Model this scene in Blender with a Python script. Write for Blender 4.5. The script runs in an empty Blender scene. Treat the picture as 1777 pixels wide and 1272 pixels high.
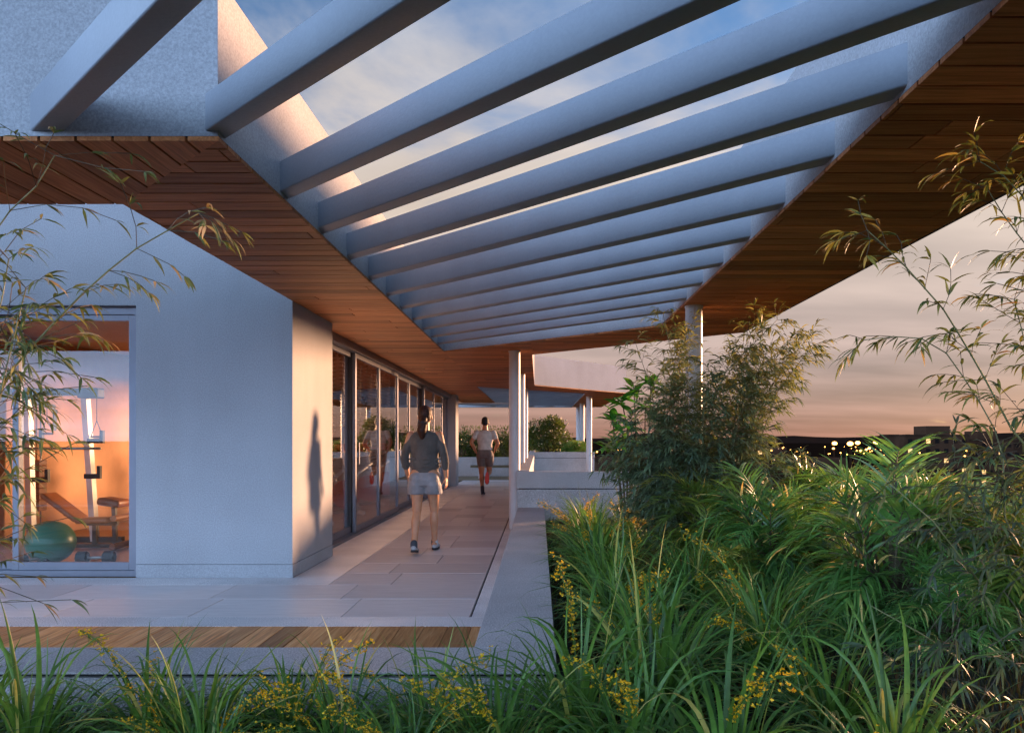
import bpy, bmesh, math, random
from mathutils import Vector, Matrix, Quaternion
import numpy as np
R = math.radians
sc = bpy.context.scene
col = sc.collection

# ------------------------------------------------------------------ camera
F, VU, VV, HC, ZS = 1400.0, 935.0, 765.0, 1.27, 1.30
ZC = HC + ZS                                   # soffit height
cam_d = bpy.data.cameras.new('camera'); cam = bpy.data.objects.new('camera', cam_d); col.objects.link(cam)
cam.location = (0, 0, HC); cam.rotation_euler = (R(90), 0, 0)
cam_d.sensor_width = 36.0; cam_d.lens = F / 1777 * 36
cam_d.shift_x = -(VU - 888.5) / 1777; cam_d.shift_y = (VV - 636) / 1777
cam_d.clip_start = 0.05; cam_d.clip_end = 80000
sc.camera = cam

# ------------------------------------------------------------------ light and sky
SUN_AZ, SUN_EL = 48.6, 4.2
sc.view_settings.view_transform = 'Standard'; sc.view_settings.look = 'None'
sc.view_settings.gamma = 1.0; sc.view_settings.use_curve_mapping = False
sc.view_settings.exposure = 3.82
SKY_STRENGTH, SUN_STRENGTH = 0.06, 1.05
w = bpy.data.worlds.new('World'); sc.world = w; w.use_nodes = True

def mixc(n, L, fac, a, b, mode='MIX'):
    m = n.new('ShaderNodeMix'); m.data_type = 'RGBA'; m.blend_type = mode
    for i, v in ((0, fac), (6, a), (7, b)):
        if isinstance(v, (int, float)): m.inputs[i].default_value = v
        elif isinstance(v, tuple): m.inputs[i].default_value = v if len(v) == 4 else v + (1,)
        else: L.new(v, m.inputs[i])
    return m.outputs[2]
def build_world():
    nt = w.node_tree; n = nt.nodes; L = nt.links
    for x in list(n): n.remove(x)
    out = n.new('ShaderNodeOutputWorld'); bg = n.new('ShaderNodeBackground')
    sky = n.new('ShaderNodeTexSky'); sky.sky_type = 'NISHITA'; sky.sun_disc = False
    sky.sun_elevation = R(SUN_EL); sky.sun_rotation = R(SUN_AZ)
    sky.air_density = 1.0; sky.dust_density = 1.0; sky.ozone_density = 4.0
    tc = n.new('ShaderNodeTexCoord')
    sep = n.new('ShaderNodeSeparateXYZ'); L.new(tc.outputs['Generated'], sep.inputs[0])
    def math_(op, a, b=None, clamp=False):
        m = n.new('ShaderNodeMath'); m.operation = op; m.use_clamp = clamp
        for i, v in enumerate((a, b)):
            if v is None: continue
            if isinstance(v, (int, float)): m.inputs[i].default_value = v
            else: L.new(v, m.inputs[i])
        return m.outputs[0]
    z = math_('MAXIMUM', sep.outputs['Z'], 0.0)
    den = math_('ADD', z, 0.10)
    cx = math_('DIVIDE', sep.outputs['X'], den); cy = math_('DIVIDE', sep.outputs['Y'], den)
    cmb = n.new('ShaderNodeCombineXYZ'); L.new(cx, cmb.inputs[0]); L.new(cy, cmb.inputs[1])
    nz = n.new('ShaderNodeTexNoise'); nz.inputs['Scale'].default_value = 1.15; nz.inputs['Detail'].default_value = 9
    nz.inputs['Roughness'].default_value = 0.58; nz.inputs['Distortion'].default_value = 0.35
    L.new(cmb.outputs[0], nz.inputs['Vector'])
    # clouds: broken overhead, a closed thin veil towards the horizon
    lift = n.new('ShaderNodeMapRange'); lift.interpolation_type = 'SMOOTHSTEP'
    L.new(z, lift.inputs[0]); lift.inputs[1].default_value = 0.12; lift.inputs[2].default_value = 0.66
    lift.inputs[3].default_value = 0.44; lift.inputs[4].default_value = -0.08
    dens = math_('ADD', nz.outputs['Fac'], lift.outputs[0])
    cm = n.new('ShaderNodeMapRange'); cm.interpolation_type = 'SMOOTHSTEP'
    L.new(dens, cm.inputs[0]); cm.inputs[1].default_value = 0.46; cm.inputs[2].default_value = 0.80
    cm.inputs[3].default_value = 0.0; cm.inputs[4].default_value = 0.92
    # colour of the cloud layer: warm towards the low sun, brighter blue fill added opposite it, by height above the horizon
    def cramp(cols):
        cr = n.new('ShaderNodeValToRGB'); L.new(z, cr.inputs[0]); e = cr.color_ramp.elements
        e[0].position = 0.0; e[0].color = cols[0] + (1,); e[1].position = 0.6; e[1].color = cols[3] + (1,)
        a = e.new(0.09); a.color = cols[1] + (1,); a = e.new(0.28); a.color = cols[2] + (1,)
        return cr
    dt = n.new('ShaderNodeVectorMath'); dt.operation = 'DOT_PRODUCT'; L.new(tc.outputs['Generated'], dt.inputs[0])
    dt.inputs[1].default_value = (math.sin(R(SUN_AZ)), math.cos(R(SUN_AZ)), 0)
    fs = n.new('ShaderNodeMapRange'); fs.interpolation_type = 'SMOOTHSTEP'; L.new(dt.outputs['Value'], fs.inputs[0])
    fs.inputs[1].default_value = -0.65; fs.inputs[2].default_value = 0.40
    class _W: pass
    cr = _W(); cr.outputs = [mixc(n, L, fs.outputs[0], cramp(CLOUD_FILL).outputs[0], cramp(CLOUD).outputs[0])]
    n2 = n.new('ShaderNodeTexNoise'); n2.inputs['Scale'].default_value = 0.85; n2.inputs['Detail'].default_value = 8
    mp = n.new('ShaderNodeMapping'); mp.inputs['Scale'].default_value = (0.75, 1.5, 1); L.new(cmb.outputs[0], mp.inputs[0]); L.new(mp.outputs[0], n2.inputs['Vector'])
    var = n.new('ShaderNodeMapRange'); L.new(n2.outputs['Fac'], var.inputs[0]); var.inputs[1].default_value = 0.3; var.inputs[2].default_value = 0.7
    var.inputs[3].default_value = 0.72; var.inputs[4].default_value = 1.24
    vm = n.new('ShaderNodeVectorMath'); vm.operation = 'SCALE'; L.new(cr.outputs[0], vm.inputs[0]); L.new(var.outputs[0], vm.inputs['Scale'])
    mix = n.new('ShaderNodeMix'); mix.data_type = 'RGBA'
    dim = n.new('ShaderNodeVectorMath'); dim.operation = 'SCALE'; dim.inputs['Scale'].default_value = 0.38; L.new(sky.outputs[0], dim.inputs[0])
    L.new(cm.outputs[0], mix.inputs[0]); L.new(dim.outputs[0], mix.inputs[6]); L.new(vm.outputs[0], mix.inputs[7])
    L.new(mix.outputs[2], bg.inputs['Color']); bg.inputs['Strength'].default_value = SKY_STRENGTH
    L.new(bg.outputs[0], out.inputs[0])
CLOUD = [(0.504, 0.239, 0.189), (0.631, 0.435, 0.378), (1.01, 0.819, 0.655), (0.716, 0.834, 1.01)]
CLOUD_FILL = [(2.78, 3.58, 5.32), (3.01, 4.32, 6.65), (3.23, 4.82, 7.26), (2.78, 4.07, 6.05)]  # unseen sky behind the camera, made brighter and blue to fill shaded walls
build_world()
sun_d = bpy.data.lights.new('sun', 'SUN'); sun_d.energy = SUN_STRENGTH; sun_d.angle = R(6.0); sun_d.color = (0.85, 0.45, 0.24)
sun = bpy.data.objects.new('sun', sun_d); col.objects.link(sun)
SUN_DIR = Vector((math.sin(R(SUN_AZ)) * math.cos(R(SUN_EL)), math.cos(R(SUN_AZ)) * math.cos(R(SUN_EL)), math.sin(R(SUN_EL))))
sun.rotation_euler = (-SUN_DIR).to_track_quat('-Z', 'Y').to_euler(); sun.location = (30, 30, 20)

# ------------------------------------------------------------------ helpers
ORD = ['first','second','third','fourth','fifth','sixth','seventh','eighth','ninth','tenth','eleventh','twelfth','thirteenth','fourteenth','fifteenth','sixteenth','seventeenth','eighteenth','nineteenth','twentieth'] + ['%dth' % i for i in range(21, 60)]
class MB:
    def __init__(s): s.v = []; s.f = []; s.t = []
    def add(s, vs, fs, tint=0.5):
        o = len(s.v); s.v += [tuple(p) for p in vs]; s.f += [tuple(i + o for i in f) for f in fs]; s.t += [tint] * len(vs)
    def box(s, x0, x1, y0, y1, z0, z1, tint=0.5):
        s.add([(x0,y0,z0),(x1,y0,z0),(x1,y1,z0),(x0,y1,z0),(x0,y0,z1),(x1,y0,z1),(x1,y1,z1),(x0,y1,z1)],
              [(0,3,2,1),(4,5,6,7),(0,1,5,4),(1,2,6,5),(2,3,7,6),(3,0,4,7)], tint)
    def bbox(s, x0, x1, y0, y1, z0, z1, b=0.004, tint=0.5):
        bm = bmesh.new(); bmesh.ops.create_cube(bm, size=1)
        for v in bm.verts: v.co = Vector(((x0+x1)/2 + v.co.x*(x1-x0), (y0+y1)/2 + v.co.y*(y1-y0), (z0+z1)/2 + v.co.z*(z1-z0)))
        bmesh.ops.bevel(bm, geom=bm.edges[:], offset=b, segments=2, affect='EDGES', profile=0.5)
        s.bm(bm, tint)
    def bm(s, bm, tint=0.5):
        bm.verts.index_update()
        s.add([v.co[:] for v in bm.verts], [[v.index for v in f.verts] for f in bm.faces], tint); bm.free()
    def prism(s, poly, z0, z1, tint=0.5):
        n = len(poly)
        area = sum(poly[i][0]*poly[(i+1)%n][1] - poly[(i+1)%n][0]*poly[i][1] for i in range(n))
        if area < 0: poly = poly[::-1]
        s.add([(p[0],p[1],z0) for p in poly] + [(p[0],p[1],z1) for p in poly],
              [tuple(range(n))[::-1], tuple(range(n, 2*n))] + [(i,(i+1)%n,n+(i+1)%n,n+i) for i in range(n)], tint)
    def tube(s, pts, rad, n=8, tint=0.5, cap=True):
        pts = [Vector(p) for p in pts]
        if isinstance(rad, (int, float)): rad = [rad]*len(pts)
        vs = []; fs = []
        d0 = (pts[1]-pts[0]).normalized(); ref = Vector((0,0,1)) if abs(d0.z) < 0.9 else Vector((1,0,0))
        for i, p in enumerate(pts):
            d = (pts[min(i+1,len(pts)-1)] - pts[max(i-1,0)]).normalized()
            a = ref.cross(d); a = a.normalized() if a.length > 1e-6 else Vector((1,0,0)); b = d.cross(a)
            for k in range(n):
                t = 2*math.pi*k/n; vs.append(p + (a*math.cos(t) + b*math.sin(t))*rad[i])
        for i in range(len(pts)-1):
            for k in range(n): fs.append((i*n+k, i*n+(k+1)%n, (i+1)*n+(k+1)%n, (i+1)*n+k))
        if cap: fs.append(tuple(range(n))[::-1]); fs.append(tuple(range((len(pts)-1)*n, len(pts)*n)))
        s.add(vs, fs, tint)
    def bar(s, p0, p1, w_, h_, b=0.0, tint=0.5):
        p0, p1 = Vector(p0), Vector(p1); d = (p1-p0).normalized()
        up = Vector((0,0,1)) if abs(d.z) < 0.95 else Vector((0,1,0))
        a = d.cross(up).normalized()*w_/2; c = a.cross(d).normalized()*h_/2
        vs = [p0-a-c,p0+a-c,p0+a+c,p0-a+c,p1-a-c,p1+a-c,p1+a+c,p1-a+c]
        s.add(vs, [(0,1,2,3)[::-1],(4,5,6,7),(0,1,5,4),(1,2,6,5),(2,3,7,6),(3,0,4,7)], tint)
    def ellipsoid(s, c, r, n=16, m=10, rot=None, tint=0.5):
        vs = [Vector((0,0,-r[2]))]; fs = []
        for j in range(1, m):
            ph = -math.pi/2 + math.pi*j/m
            for k in range(n):
                t = 2*math.pi*k/n; vs.append(Vector((r[0]*math.cos(ph)*math.cos(t), r[1]*math.cos(ph)*math.sin(t), r[2]*math.sin(ph))))
        vs.append(Vector((0,0,r[2]))); top = len(vs)-1
        for k in range(n):
            fs.append((0, 1+(k+1)%n, 1+k)); fs.append((top, 1+(m-2)*n+k, 1+(m-2)*n+(k+1)%n))
        for j in range(m-2):
            for k in range(n): fs.append((1+j*n+k, 1+j*n+(k+1)%n, 1+(j+1)*n+(k+1)%n, 1+(j+1)*n+k))
        if rot: vs = [rot @ v for v in vs]
        s.add([v + Vector(c) for v in vs], fs, tint)
    def cap(s, p0, r0, p1, r1, n=14):      # tapered capsule
        p0, p1 = Vector(p0), Vector(p1); d = (p1-p0).normalized()
        pts = []; rad = []
        for a in (-85, -60, -30, 0): pts.append(p0 + d*r0*math.sin(R(a))); rad.append(r0*math.cos(R(a)))
        for a in (0, 30, 60, 85): pts.append(p1 + d*r1*math.sin(R(a))); rad.append(r1*math.cos(R(a)))
        s.tube(pts, rad, n)
    def loft(s, secs, n=24):               # horizontal ellipses (cx,cy,z,rx,ry)
        vs = []; fs = []
        for (cx,cy,z,rx,ry) in secs:
            for k in range(n): t = 2*math.pi*k/n; vs.append((cx+rx*math.cos(t), cy+ry*math.sin(t), z))
        for i in range(len(secs)-1):
            for k in range(n): fs.append((i*n+k, i*n+(k+1)%n, (i+1)*n+(k+1)%n, (i+1)*n+k))
        fs.append(tuple(range(n))[::-1]); fs.append(tuple(range((len(secs)-1)*n, len(secs)*n)))
        s.add(vs, fs)
    def mesh(s, name, mat, off=(0,0,0), smooth=False):
        me = bpy.data.meshes.new(name)
        if s.v:
            a = np.array(s.v, dtype=np.float64) - np.array(off)
            me.from_pydata(a.tolist(), [], s.f); me.materials.append(mat)
            at = me.attributes.new('tint', 'FLOAT', 'POINT'); at.data.foreach_set('value', np.array(s.t, dtype=np.float32))
            if smooth: me.polygons.foreach_set('use_smooth', [True]*len(me.polygons))
        me.update(); return me
    def build(s, name, mat, parent=None, kind=None, smooth=False, label=None, auto=None):
        off = parent['_loc'] if parent is not None else (0,0,0)
        me = s.mesh(name, mat, off, smooth or auto is not None)
        o = bpy.data.objects.new(name, me); col.objects.link(o)
        if auto is not None: me.set_sharp_from_angle(angle=R(auto))
        if parent is not None: o.parent = parent; o['_loc'] = list(off)
        if kind: o['kind'] = kind
        if label: o['label'] = label
        return o

def thing(name, label, cat, loc=(0,0,0), group=None):
    o = bpy.data.objects.new(name, None); col.objects.link(o); o.location = loc; o['_loc'] = list(loc)
    o.empty_display_size = 0.1
    o['label'] = label; o['category'] = cat
    if group: o['group'] = group
    return o
def tag(o, label, cat, group=None):
    o['label'] = label; o['category'] = cat
    if group: o['group'] = group
    return o
def struct(name, mb, mat, **k):
    o = mb.build(name, mat, **k); o['kind'] = 'structure'; return o
def copy_tree(o, loc=None, rz=0, scale=1.0, label=None):
    r = o.copy(); col.objects.link(r)
    def rec(src, dst):
        for ch in src.children:
            c = ch.copy(); col.objects.link(c); c.parent = dst; rec(ch, c)
    rec(o, r)
    if loc is not None: r.location = loc
    r.rotation_euler = (0, 0, rz); r.scale = (scale,)*3
    if label: r['label'] = label
    return r
def pix(u, v, Y): return Vector(((u-VU)*Y/F, Y, HC-(v-VV)*Y/F))

# ------------------------------------------------------------------ materials
def newmat(name):
    m = bpy.data.materials.new(name); m.use_nodes = True
    nt = m.node_tree; b = nt.nodes['Principled BSDF']; return m, nt, nt.nodes, nt.links, b
def mixc(n, L, fac, a, b, mode='MIX'):
    m = n.new('ShaderNodeMix'); m.data_type = 'RGBA'; m.blend_type = mode
    for i, v in ((0, fac), (6, a), (7, b)):
        if isinstance(v, (int, float)): m.inputs[i].default_value = v
        elif isinstance(v, tuple): m.inputs[i].default_value = v if len(v) == 4 else v + (1,)
        else: L.new(v, m.inputs[i])
    return m.outputs[2]
def noise(n, L, scale, detail=4, rough=0.5, vec=None, mapping=None, dist=0):
    t = n.new('ShaderNodeTexNoise'); t.inputs['Scale'].default_value = scale; t.inputs['Detail'].default_value = detail
    t.inputs['Roughness'].default_value = rough; t.inputs['Distortion'].default_value = dist
    if vec is None:
        tc = n.new('ShaderNodeTexCoord'); vec = tc.outputs['Object']
    if mapping:
        mp = n.new('ShaderNodeMapping'); mp.inputs['Scale'].default_value = mapping; L.new(vec, mp.inputs[0]); vec = mp.outputs[0]
    L.new(vec, t.inputs['Vector']); return t.outputs['Fac']
def ramp(n, L, fac, stops):
    r = n.new('ShaderNodeValToRGB'); L.new(fac, r.inputs[0]); e = r.color_ramp.elements
    while len(e) < len(stops): e.new(0.5)
    for el, (p, c) in zip(e, stops): el.position = p; el.color = c + (1,) if len(c) == 3 else c
    return r.outputs[0]
def bump(n, L, b, h, strength, dist=0.01):
    bp = n.new('ShaderNodeBump'); bp.inputs['Strength'].default_value = strength; bp.inputs['Distance'].default_value = dist
    L.new(h, bp.inputs['Height']); L.new(bp.outputs[0], b.inputs['Normal'])
def plain(name, c, rough=0.5, metal=0.0, var=0.12, vs=9.0, spec=0.5):
    m, nt, n, L, b = newmat(name)
    f = noise(n, L, vs, 5)
    k0 = tuple(x*(1-var) for x in c); k1 = tuple(min(1, x*(1+var)) for x in c)
    L.new(ramp(n, L, f, [(0.3, k0), (0.7, k1)]), b.inputs['Base Color'])
    b.inputs['Roughness'].default_value = rough; b.inputs['Metallic'].default_value = metal
    b.inputs['Specular IOR Level'].default_value = spec
    return m
def plaster(name, c, grain=150, amt=0.16):
    m, nt, n, L, b = newmat(name)
    f = noise(n, L, grain, 3, 0.7); g = noise(n, L, 1.3, 5)
    st = noise(n, L, 2.5, 5, 0.6, None, (1, 1, 0.12))
    base = ramp(n, L, g, [(0.25, tuple(x*0.90 for x in c)), (0.75, tuple(min(1, x*1.06) for x in c))])
    base = mixc(n, L, 0.28, base, ramp(n, L, st, [(0.35, (0.84, 0.83, 0.81)), (0.62, (1.06,)*3)]), 'MULTIPLY')
    sp = ramp(n, L, f, [(0.35, (1-amt,)*3), (0.5, (1,1,1)), (0.68, (1+amt*1.3,)*3)])
    L.new(mixc(n, L, 1.0, base, sp, 'MULTIPLY'), b.inputs['Base Color'])
    b.inputs['Roughness'].default_value = 0.85; b.inputs['Specular IOR Level'].default_value = 0.25
    bump(n, L, b, f, 0.35, 0.004); return m
def granite(name, c):
    m, nt, n, L, b = newmat(name)
    f = noise(n, L, 130, 2, 0.8); g = noise(n, L, 2.0, 5)
    base = ramp(n, L, g, [(0.3, tuple(x*0.85 for x in c)), (0.7, tuple(x*1.12 for x in c))])
    sp = ramp(n, L, f, [(0.30, (0.45,)*3), (0.5, (0.95,)*3), (0.70, (1.75,)*3)])
    L.new(mixc(n, L, 1.0, base, sp, 'MULTIPLY'), b.inputs['Base Color'])
    b.inputs['Roughness'].default_value = 0.55; bump(n, L, b, f, 0.2, 0.003); return m
def wood(name, dark, mid, light, axis='X', rough=0.5, spread=0.75):
    m, nt, n, L, b = newmat(name)
    oi = n.new('ShaderNodeObjectInfo'); tc = n.new('ShaderNodeTexCoord'); at = n.new('ShaderNodeAttribute'); at.attribute_name = 'tint'
    rnd = n.new('ShaderNodeMath'); rnd.operation = 'ADD'; L.new(oi.outputs['Random'], rnd.inputs[0]); L.new(at.outputs['Fac'], rnd.inputs[1])
    fr = n.new('ShaderNodeMath'); fr.operation = 'FRACT'; L.new(rnd.outputs[0], fr.inputs[0])
    off = n.new('ShaderNodeVectorMath'); off.operation = 'SCALE'; off.inputs[0].default_value = (37, 53, 17); L.new(fr.outputs[0], off.inputs['Scale'])
    ad = n.new('ShaderNodeVectorMath'); L.new(tc.outputs['Object'], ad.inputs[0]); L.new(off.outputs[0], ad.inputs[1])
    mp = (0.7, 15, 15) if axis == 'X' else (15, 0.7, 15)
    g = noise(n, L, 2.2, 7, 0.6, ad.outputs[0], mp, 1.2)
    fine = noise(n, L, 9, 3, 0.6, ad.outputs[0], mp)
    c = ramp(n, L, g, [(0.28, dark), (0.5, mid), (0.74, light)])
    tone = ramp(n, L, fr.outputs[0], [(0.0, (1-spread*0.55,)*3), (0.5, (1,1,1)), (1.0, (1+spread*0.5, 1+spread*0.45, 1+spread*0.40))])
    c = mixc(n, L, 1.0, c, tone, 'MULTIPLY')
    c = mixc(n, L, 0.5, c, ramp(n, L, fine, [(0.3, (0.7,)*3), (0.7, (1.15,)*3)]), 'MULTIPLY')
    L.new(c, b.inputs['Base Color']); b.inputs['Roughness'].default_value = rough; b.inputs['Specular IOR Level'].default_value = 0.08
    bump(n, L, b, fine, 0.15, 0.003); return m
def leafmat(name, stops, rough=0.42, trans=0.35, spec=0.5):
    m, nt, n, L, b = newmat(name)
    at = n.new('ShaderNodeAttribute'); at.attribute_name = 'tint'
    oi = n.new('ShaderNodeObjectInfo')
    f = noise(n, L, 30, 3)
    c = ramp(n, L, at.outputs['Fac'], stops)
    c = mixc(n, L, 0.55, c, ramp(n, L, f, [(0.3, (0.65,)*3), (0.7, (1.3,)*3)]), 'MULTIPLY')
    c = mixc(n, L, 0.5, c, ramp(n, L, oi.outputs['Random'], [(0.0, (0.75, 0.85, 0.9)), (1.0, (1.25, 1.15, 0.95))]), 'MULTIPLY')
    L.new(c, b.inputs['Base Color']); b.inputs['Roughness'].default_value = rough; b.inputs['Specular IOR Level'].default_value = spec
    tr = n.new('ShaderNodeBsdfTranslucent'); mx = n.new('ShaderNodeMixShader'); mx.inputs[0].default_value = trans
    c2 = mixc(n, L, 1.0, c, (1.5, 1.35, 0.6), 'MULTIPLY'); L.new(c2, tr.inputs['Color'])
    L.new(b.outputs[0], mx.inputs[1]); L.new(tr.outputs[0], mx.inputs[2])
    L.new(mx.outputs[0], n['Material Output'].inputs['Surface']); return m
def glassmat(name, tint=(0.93, 0.95, 0.95), boost=1.0):
    m, nt, n, L, b = newmat(name); n.remove(b)
    tr = n.new('ShaderNodeBsdfTransparent'); tr.inputs[0].default_value = tint + (1,)
    gl = n.new('ShaderNodeBsdfGlossy'); gl.inputs['Roughness'].default_value = 0.0; gl.inputs['Color'].default_value = (0.97, 0.97, 0.97, 1)
    fr = n.new('ShaderNodeFresnel'); 
    ge = n.new('ShaderNodeNewGeometry'); ir = n.new('ShaderNodeMapRange'); L.new(ge.outputs['Backfacing'], ir.inputs[0]); ir.inputs[3].default_value = 1.52; ir.inputs[4].default_value = 1/1.52; L.new(ir.outputs[0], fr.inputs['IOR'])
    mu = n.new('ShaderNodeMath'); mu.operation = 'MULTIPLY'; mu.use_clamp = True; mu.inputs[1].default_value = boost; L.new(fr.outputs[0], mu.inputs[0])
    mx = n.new('ShaderNodeMixShader'); L.new(mu.outputs[0], mx.inputs[0]); L.new(tr.outputs[0], mx.inputs[1]); L.new(gl.outputs[0], mx.inputs[2])
    L.new(mx.outputs[0], n['Material Output'].inputs['Surface']); return m
def emit(name, c, s):
    m, nt, n, L, b = newmat(name)
    b.inputs['Base Color'].default_value = (0.1, 0.1, 0.1, 1); b.inputs['Emission Color'].default_value = c + (1,); b.inputs['Emission Strength'].default_value = s
    return m

M = {}
M['plaster'] = plaster('render_plaster', (0.385, 0.395, 0.42), 100, 0.18)
M['plaster_in'] = plain('interior_plaster', (0.66, 0.60, 0.52), 0.8, var=0.05)
M['beam'] = plaster('beam_paint', (0.30, 0.32, 0.365), 60, 0.03)
_b = M['beam'].node_tree.nodes['Principled BSDF']; _b.inputs['Roughness'].default_value = 0.5; _b.inputs['Metallic'].default_value = 0.0; _b.inputs['Specular IOR Level'].default_value = 0.5
M['column'] = plain('column_paint', (0.66, 0.66, 0.67), 0.4, var=0.04)
M['granite'] = granite('granite', (0.45, 0.42, 0.42))
M['granite_wall'] = granite('granite_wall', (0.48, 0.475, 0.48))
M['gap'] = plain('dark_joint', (0.03, 0.03, 0.03), 0.9)
M['soffit_x'] = wood('soffit_wood', (0.30, 0.105, 0.037), (0.49, 0.185, 0.068), (0.64, 0.27, 0.11), 'X', 0.55, 0.6)
M['soffit_y'] = wood('soffit_wood_turned', (0.30, 0.105, 0.037), (0.49, 0.185, 0.068), (0.64, 0.27, 0.11), 'Y', 0.55, 0.6)
M['deck'] = wood('deck_wood', (0.32, 0.125, 0.042), (0.62, 0.27, 0.095), (0.78, 0.44, 0.20), 'Y', 0.45, 0.8)
M['floor_in'] = wood('gym_floor_wood', (0.22, 0.11, 0.05), (0.34, 0.18, 0.08), (0.42, 0.24, 0.12), 'Y', 0.3, 0.3)
M['alu'] = plain('window_aluminium', (0.20, 0.21, 0.25), 0.4, 0.5, 0.04)
M['alu_dark'] = plain('dark_metal_trim', (0.05, 0.05, 0.055), 0.5, 0.3, 0.1)
M['glass'] = glassmat('window_glass')
M['glass_side'] = glassmat('door_glass', (0.88, 0.89, 0.89), 1.2)
M['soil'] = plain('soil', (0.020, 0.020, 0.011), 0.95, var=0.5, vs=14)

def tilemat():
    m, nt, n, L, b = newmat('stone_paving')
    oi = n.new('ShaderNodeObjectInfo'); f = noise(n, L, 3.0, 6, 0.6, None, (1, 6, 1)); g = noise(n, L, 160, 2, 0.7)
    c = ramp(n, L, oi.outputs['Random'], [(0.0, (0.52, 0.455, 0.44)), (0.5, (0.64, 0.57, 0.55)), (1.0, (0.78, 0.71, 0.68))])
    c = mixc(n, L, 0.6, c, ramp(n, L, f, [(0.3, (0.82,)*3), (0.7, (1.12,)*3)]), 'MULTIPLY')
    c = mixc(n, L, 0.6, c, ramp(n, L, g, [(0.3, (0.85,)*3), (0.7, (1.15,)*3)]), 'MULTIPLY')
    L.new(c, b.inputs['Base Color']); b.inputs['Roughness'].default_value = 0.38; bump(n, L, b, g, 0.12, 0.003); return m
M['tile'] = tilemat()
M['tile_border'] = granite('border_stone', (0.68, 0.64, 0.63))

# ================================================================== SETTING
rnd = random.Random(7)
GZ = -24.0                                        # street level of the town far below the roof terrace
mb = MB(); mb.box(-40000, 40000, -40000, 40000, GZ-1, GZ)
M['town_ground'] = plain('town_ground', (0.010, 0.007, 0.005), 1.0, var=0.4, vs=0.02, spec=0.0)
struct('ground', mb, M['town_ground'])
BED = 0.15
mb = MB(); mb.prism([(-9.0,-3.0),(9,-3.0),(9,11.35),(0.07,11.35),(0.07,3.29),(-9.0,3.29)], -0.4, BED)
struct('planting_bed', mb, M['soil'])
# paving of the walkway: a slab with separate stones
slab = MB(); slab.prism([(-9,4.0),(-0.2,4.0),(-0.2,26.0),(-6,26),(-6,23.5),(-2.3,23.5),(-2.3,7.6),(-9,7.6)], -0.3, -0.022)
walk = struct('walkway', slab, M['gap'])
walk['_loc'] = [0,0,0]
def paver(x0, x1, y0, y1, mat=None, g=0.003, z=0.0):
    m = MB(); m.bbox(x0+g, x1-g, y0+g, y1-g, -0.03, z, 0.002); m.build('tile', mat or M['tile'], walk)
rows = [5.83, 6.50, 7.14]
for y0, y1 in zip(rows, rows[1:]):                 # strip in front of the gym wall
    x = -0.50
    while x > -7.6:
        wd = rnd.uniform(0.75, 1.30); paver(x-wd, x, y0, y1, z=rnd.uniform(-.0008, .0008)); x -= wd
y = 7.14; k = 0
while y < 25.9:                                    # corridor
    h = 0.62 if y < 12 else 0.62
    xs = [-1.86, -1.86 + rnd.choice((0.42, 0.55, 0.80, 0.95)), -0.50]
    if rnd.random() < 0.25: xs = [-1.86, -1.40, -0.92, -0.50]
    for a, b_ in zip(xs, xs[1:]): paver(a, b_, y, y+h, z=rnd.uniform(-.0008, .0008))
    y += h; k += 1
def border(x0, x1, y0, y1, along):
    n_ = max(1, round((x1-x0 if along == 'x' else y1-y0)/1.2))
    for i in range(n_):
        if along == 'x': paver(x0+(x1-x0)*i/n_, x0+(x1-x0)*(i+1)/n_, y0, y1, M['tile_border'], 0.0015)
        else: paver(x0, x1, y0+(y1-y0)*i/n_, y0+(y1-y0)*(i+1)/n_, M['tile_border'], 0.0015)
border(-7.6, -0.3, 5.54, 5.83, 'x'); border(-7.6, -1.86, 7.14, 7.5, 'x')
border(-2.286, -1.86, 7.5, 8.955, 'y'); border(-2.44, -1.86, 8.957, 26, 'y'); border(-0.487, -0.20, 5.83, 26, 'y')
# timber boards between the paving and the granite ledge
deckb = MB(); deckb.box(-8.2, -0.30, 3.66, 5.53, -0.35, -0.04)
deck = struct('deck', deckb, M['gap']); deck['_loc'] = [0,0,0]
x = -0.46
m = MB(); m.bbox(x+0.002, -0.297, 3.70, 5.536, -0.03, -0.001, 0.002); m.build('board', M['deck'], deck)
while x > -7.6:
    m = MB(); m.bbox(x-0.158, x-0.002, 3.70, 5.536, -0.03, -0.001+rnd.uniform(-.001,.001), 0.002); m.build('board', M['deck'], deck); x -= 0.16

# granite planter walls round the lawn: cap, shadow joint, body
def lowwall(name, label, segs, z0, ztop, zjoint, mat_cap, mat_body, jh=0.012, over=0.01):
    t = thing(name, label, 'planter wall', (segs[0][0], segs[0][2], z0))
    for i, (x0, x1, y0, y1) in enumerate(segs):
        c = MB(); c.bbox(x0, x1, y0, y1, zjoint+jh, ztop, 0.003); c.build('cap', mat_cap, t)
        j = MB(); j.box(x0+over+.02, x1-over-.02, y0+over+.02, y1-over-.02, zjoint, zjoint+jh); j.build('joint', M['gap'], t)
        b_ = MB(); b_.box(x0+over, x1-over, y0+over, y1-over, z0, zjoint); b_.build('body', mat_body, t)
    return t
lowwall('granite_wall', 'low speckled grey granite ledge turning the corner beside the walkway and lawn',
        [(-8, 0.075, 3.28, 3.68), (-0.295, 0.075, 3.683, 11.39)], -0.3, 0.33, 0.305, M['granite'], M['granite'], 0.016)
lowwall('parapet_wall', 'grey rendered parapet crossing behind the yellow flowered grass bed',
        [(-0.315, 2.3, 11.4, 11.58)], -0.3, 0.835, 0.585, M['granite_wall'], M['granite_wall'], 0.014)
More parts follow.
